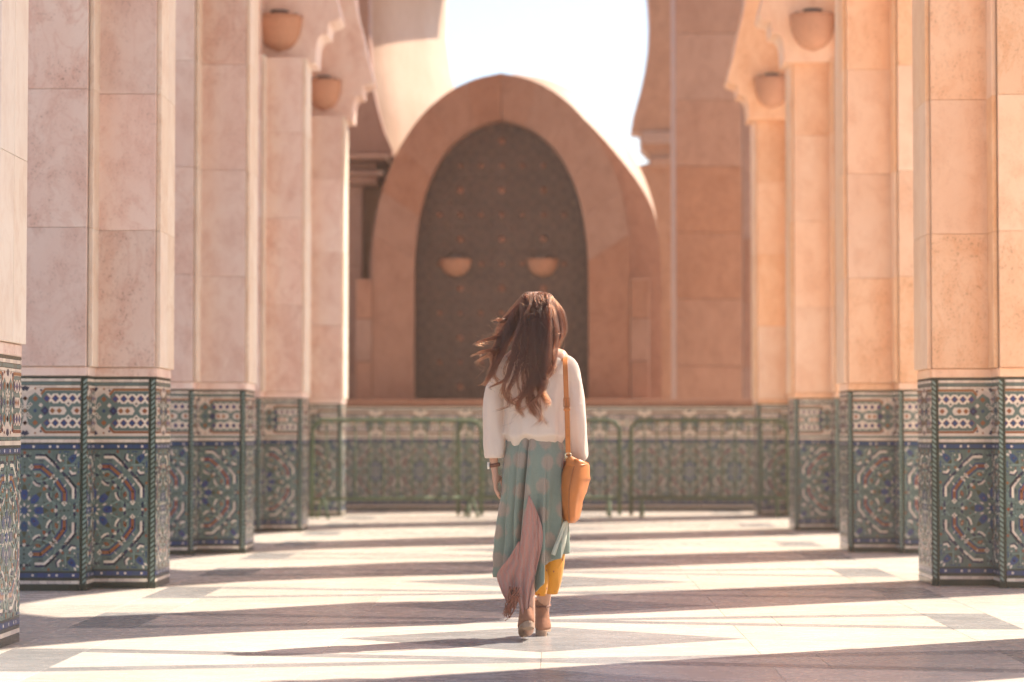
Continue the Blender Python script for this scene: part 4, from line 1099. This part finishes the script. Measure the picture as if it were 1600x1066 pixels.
for pts, wd, cnt, curl in locks:
    base = [wl_(x, y, d) for x, y, d in pts]
    base = spline(base, 16); LP = rh.uniform(0, 6.3); LF = rh.uniform(1.5, 2.3); LA = curl*rh.uniform(.017,.027)
    for g_ in range(max(3, cnt//11)):
        go = Vector((max(-1.6, min(1.6, rh.gauss(0, .7)))*wd, rh.gauss(0, 3)+2, 0))*.00315; ph = LP + rh.gauss(0,.5); fr_ = LF + rh.gauss(0,.1); ln = rh.uniform(.70, 1.05); amp = LA*rh.uniform(.7,1.3)
        lift = rh.uniform(1.0, 1.10)
        for s_ in range(24):
            so2 = Vector((rh.gauss(0,.0055), rh.gauss(0,.0045), rh.gauss(0,.004))); out = []
            ph2 = ph + rh.gauss(0,.22); a2 = amp*rh.uniform(.75,1.35); l2 = ln*rh.uniform(.9,1.03)
            for k in range(17):
                u = k/16*l2; f = min(u, .9999)*15; i0 = int(f); q = base[i0].lerp(base[i0+1], f-i0)
                if u > 1: q = q + (base[-1]-base[-2])*(u-1)*15
                sp = 1.1 - .98*smooth((u-.3)*1.9)
                o = Vector((go.x*sp, go.y*.3, go.y*.4*sp)) + so2*(1.35-1.15*smooth(u))
                w = a2*smooth(u*1.4-.3)*(1+.4*u)
                out.append(off_skull(q + o + Vector((sin(fr_*u*6.3+ph2)*w, cos(fr_*u*6.3+ph2)*w*.8, 0)), lift))
            strand(out, rh.uniform(.00045,.0008), 22)
# hair combed over the crown
for i in range(1300):
    az = rh.uniform(-pi*.98, .02) + rh.gauss(0,.1); x0 = rh.gauss(.0,.012); out = []
    th1 = rh.uniform(.9, 2.0); k_ = rh.uniform(1.02, 1.14); wv = rh.gauss(0,.10); y0 = rh.uniform(-.02,.06)
    for k in range(9):
        th = .12 + th1*k/8; a = az + wv*sin(k*.8)
        out.append(Vector((HC.x + x0*(1-k/8) + .088*k_*sin(th)*cos(a), HC.y + y0*(1-k/8) + .106*k_*sin(th)*sin(a), HC.z + .092*k_*cos(th))))
    strand(out, rh.uniform(.0005,.0009), 12)
for i in range(420):      # flyaways
    pts, wd, cnt, curl = rh.choice(locks); k = rh.randrange(1, len(pts)); x, y, d = pts[k]
    if y > 585 and rh.random() < .8: continue
    q = wl_(x+rh.gauss(0,6), y+rh.gauss(0,5), d); v = Vector((rh.gauss(-.5,.6), rh.gauss(-.2,.4), rh.gauss(.25,.7))).normalized(); L = rh.uniform(.02,.07)
    strand([q, q+v*L*.5+Vector((0,0,rh.gauss(0,.008))), q+v*L+Vector((rh.gauss(0,.012),0,rh.gauss(-.004,.01)))], .0004, 9)
hc_ = bpy.data.hair_curves.new('hair'); hc_.add_curves([len(q) for q, r in HS])
hc_.points.foreach_set('position', [c for q, r in HS for p_ in q for c in p_]); hc_.points.foreach_set('radius', [x for q, r in HS for x in r])
hc_.materials.append(M['strand']); hair = link('hair', hc_, woman)
# hair lying on the skull
b = MB(); rr = []
for i in range(15):
    th = i/14*pi*.62; r = [Vector((HC.x + .084*sin(th)*cos(a)*(1+.02*sin(14*a)), HC.y - .012 + .098*sin(th)*sin(a)*(1+.02*sin(14*a)) - .03*smooth((th-1.2)/.8)*(sin(a) < 0), HC.z - .005 + .086*cos(th))) for a in [2*pi*j/48 for j in range(48)]]
    rr.append([q if not (q.y > HC.y+.05 and q.z < HC.z+.02) else Vector((q.x*.9, HC.y+.05, q.z)) for q in r])
b.loft(rr, True, True, False); b.build('hair_cap', M['hair'], hair, True)

# ------------------------------------------------------------------ shoulder bag
bc = wl_(899, 770, .02)
bag = thing('shoulder_bag', 'tan leather slouch bag hanging from a long strap on the right shoulder of the woman', 'bag', (WX, WY, 0))
tabG = [(.568,.178,.022,.10),(.575,.178,.034,.125),(.60,.177,.045,.145),(.66,.178,.056,.16),(.74,.186,.071,.17),(.79,.194,.075,.172),(.83,.203,.068,.165),(.86,.212,.058,.15)]
b = MB(); rr = []
for i in range(26):
    z = .568 + (.86-.568)*i/25; cx, hx, hy = interp(tabG, z)
    rr.append([Vector((cx + hx*cos(a)*(1+.13*nz(cos(a)*2, sin(a)*2, z*11)+.035*sin(3*a+z*20)+.05*nz(cos(a)*5, sin(a)*5, z*26)), .02 + hy*sin(a)*(1+.04*nz(cos(a)*2+5, sin(a)*2, z*9)), z + (.02*sin(a)**2-.03*(cos(a) > 0)*0 if i > 20 else 0) - (.012*cos(a) if i > 18 else 0))) for a in [2*pi*j/44 for j in range(44)]])
b.loft(rr, True, True, False); bodyb = b.build('bag_body', M['bag'], bag, True); q = bodyb.modifiers.new('thick', 'SOLIDIFY'); q.thickness = .004; q.offset = -1
b = MB(); b.tube([Vector((interp(tabG, z)[0]-.25*interp(tabG, z)[1], .02-interp(tabG, z)[2]*1.0, z)) for z in [.575+.27*k/14 for k in range(15)]], .0028, 6); b.build('seam', M['stitch'], bodyb, True)
# gathered ends rising to the strap rings, near and far
ring_near, ring_far = wl_(888, 711, -.10), wl_(888, 713, .15)
for ring_, sy in ((ring_near, -1), (ring_far, 1)):
    b = MB(); rr = []
    for i in range(14):
        u = i/13; rr.append([])
        for j in range(16):
            v = j/15; a = -sy*0 + lerp(-1.15, 1.15, v)
            basep = Vector((.205 + .066*sin(a), .02 + sy*.158*cos(a*.9), .845+.012*sin(a)))
            tip = ring_ + Vector((.006*sin(a), 0, 0)); q = basep.lerp(tip, u); q += Vector((0, sy*.014*sin(pi*u), -.012*sin(pi*u)*(1-abs(sin(a)))))
            rr[-1].append(q)
    b.loft(rr, False); o = b.build('bag_gusset', M['bag'], bag, True); q = o.modifiers.new('thick', 'SOLIDIFY'); q.thickness = .005
b = MB(); b.loft([[Vector((.203 + .9*interp(tabG,.84)[1]*cos(a), .02+.9*.16*sin(a), .825)) for a in [2*pi*j/32 for j in range(32)]]]+[[Vector((.203+.002*cos(a), .02+.002*sin(a), .80)) for a in [2*pi*j/32 for j in range(32)]]]); b.build('bag_lining', M['bag_dark'], bag, True)
def ribbon(mb, pts, w, t, side=Vector((1,0,0))):
    pts = [Vector(p) for p in pts]; rr = []
    for i, p in enumerate(pts):
        d = (pts[min(i+1,len(pts)-1)]-pts[max(i-1,0)]).normalized(); s_ = (side - d*side.dot(d)).normalized(); nn = d.cross(s_)
        rr.append([p + s_*w/2 + nn*t/2, p - s_*w/2 + nn*t/2, p - s_*w/2 - nn*t/2, p + s_*w/2 - nn*t/2])
    mb.loft(rr, True, True, True)
b = MB()
back = [ring_near, wl_(887,680,-.145), wl_(886,645,-.152), wl_(884.5,610,-.145), wl_(883.5,580,-.122), wl_(883,566,-.095), wl_(883,559.5,-.05), wl_(883,557.5,.0), wl_(884,562,.06), wl_(885,580,.105), wl_(887,630,.145), wl_(888,680,.15), ring_far]
ribbon(b, spline(back, 70), .0245, .004); st = b.build('strap', M['bag'], bag); bv = st.modifiers.new('edge', 'BEVEL'); bv.width = .0012; bv.segments = 1
b = MB()
for dx in (-.0105, .0105): ribbon(b, [q + Vector((dx, 0, 0)) + Vector((0, -.0024 if i < 40 else .0024, 0)) for i, q in enumerate(spline(back, 70))][2:36], .0012, .001)
b.build('stitching', M['stitch'], st)
b = MB(); c = wl_(885.3, 629, -.157)
for dz in (-.021, .021): b.cbox(c.x-.017, c.x+.017, c.y-.004, c.y+.002, c.z+dz-.002, c.z+dz+.002, .001)
for dx in (-.0155, .0155): b.cbox(c.x+dx-.0018, c.x+dx+.0018, c.y-.0042, c.y+.0018, c.z-.0185, c.z+.0185, .001)
b.cbox(c.x-.0015, c.x+.0015, c.y-.006, c.y-.003, c.z-.02, c.z+.02, .0005); b.build('buckle', M['stitch'], bag)
b = MB(); c = wl_(885.8, 640, -.155); b.cbox(c.x-.0165, c.x+.0165, c.y-.005, c.y+.003, c.z-.006, c.z+.006, .0015); b.build('keeper_loop', M['bag'], bag)
for nm, rg in (('ring', ring_near), ('ring', ring_far)):
    b = MB(); b.tube([rg + Vector((.014*cos(a), -.004, .011*sin(a))) for a in [2*pi*j/20 for j in range(21)]], .0036, 8); b.build('ring', M['metal'], bag, True)
for k in range(3):
    b = MB(); c = wl_(886.2+.5*k, 655+13*k, -.1525); b.tube([c + Vector((.002*cos(a), -.001, .003*sin(a))) for a in [2*pi*j/10 for j in range(11)]], .0008, 4)
    b.build('eyelet', M['stitch'], st)

# ------------------------------------------------------------------ warm hazy air over the whole place
m = bpy.data.materials.new('hazy_air'); m.use_nodes = True; m.node_tree.nodes.clear()
vo = m.node_tree.nodes.new('ShaderNodeOutputMaterial'); pv = m.node_tree.nodes.new('ShaderNodeVolumePrincipled')
pv.inputs['Color'].default_value = (1, .80, .66, 1); pv.inputs['Density'].default_value = .0026; pv.inputs['Anisotropy'].default_value = .78
m.node_tree.links.new(pv.outputs[0], vo.inputs['Volume']); m.cycles.homogeneous_volume = True
b = MB(); b.box(-320, 320, -80, 620, -1.03, 12.6); hz = b.build('haze', m, kind='stuff')
cy.volume_bounces = 1
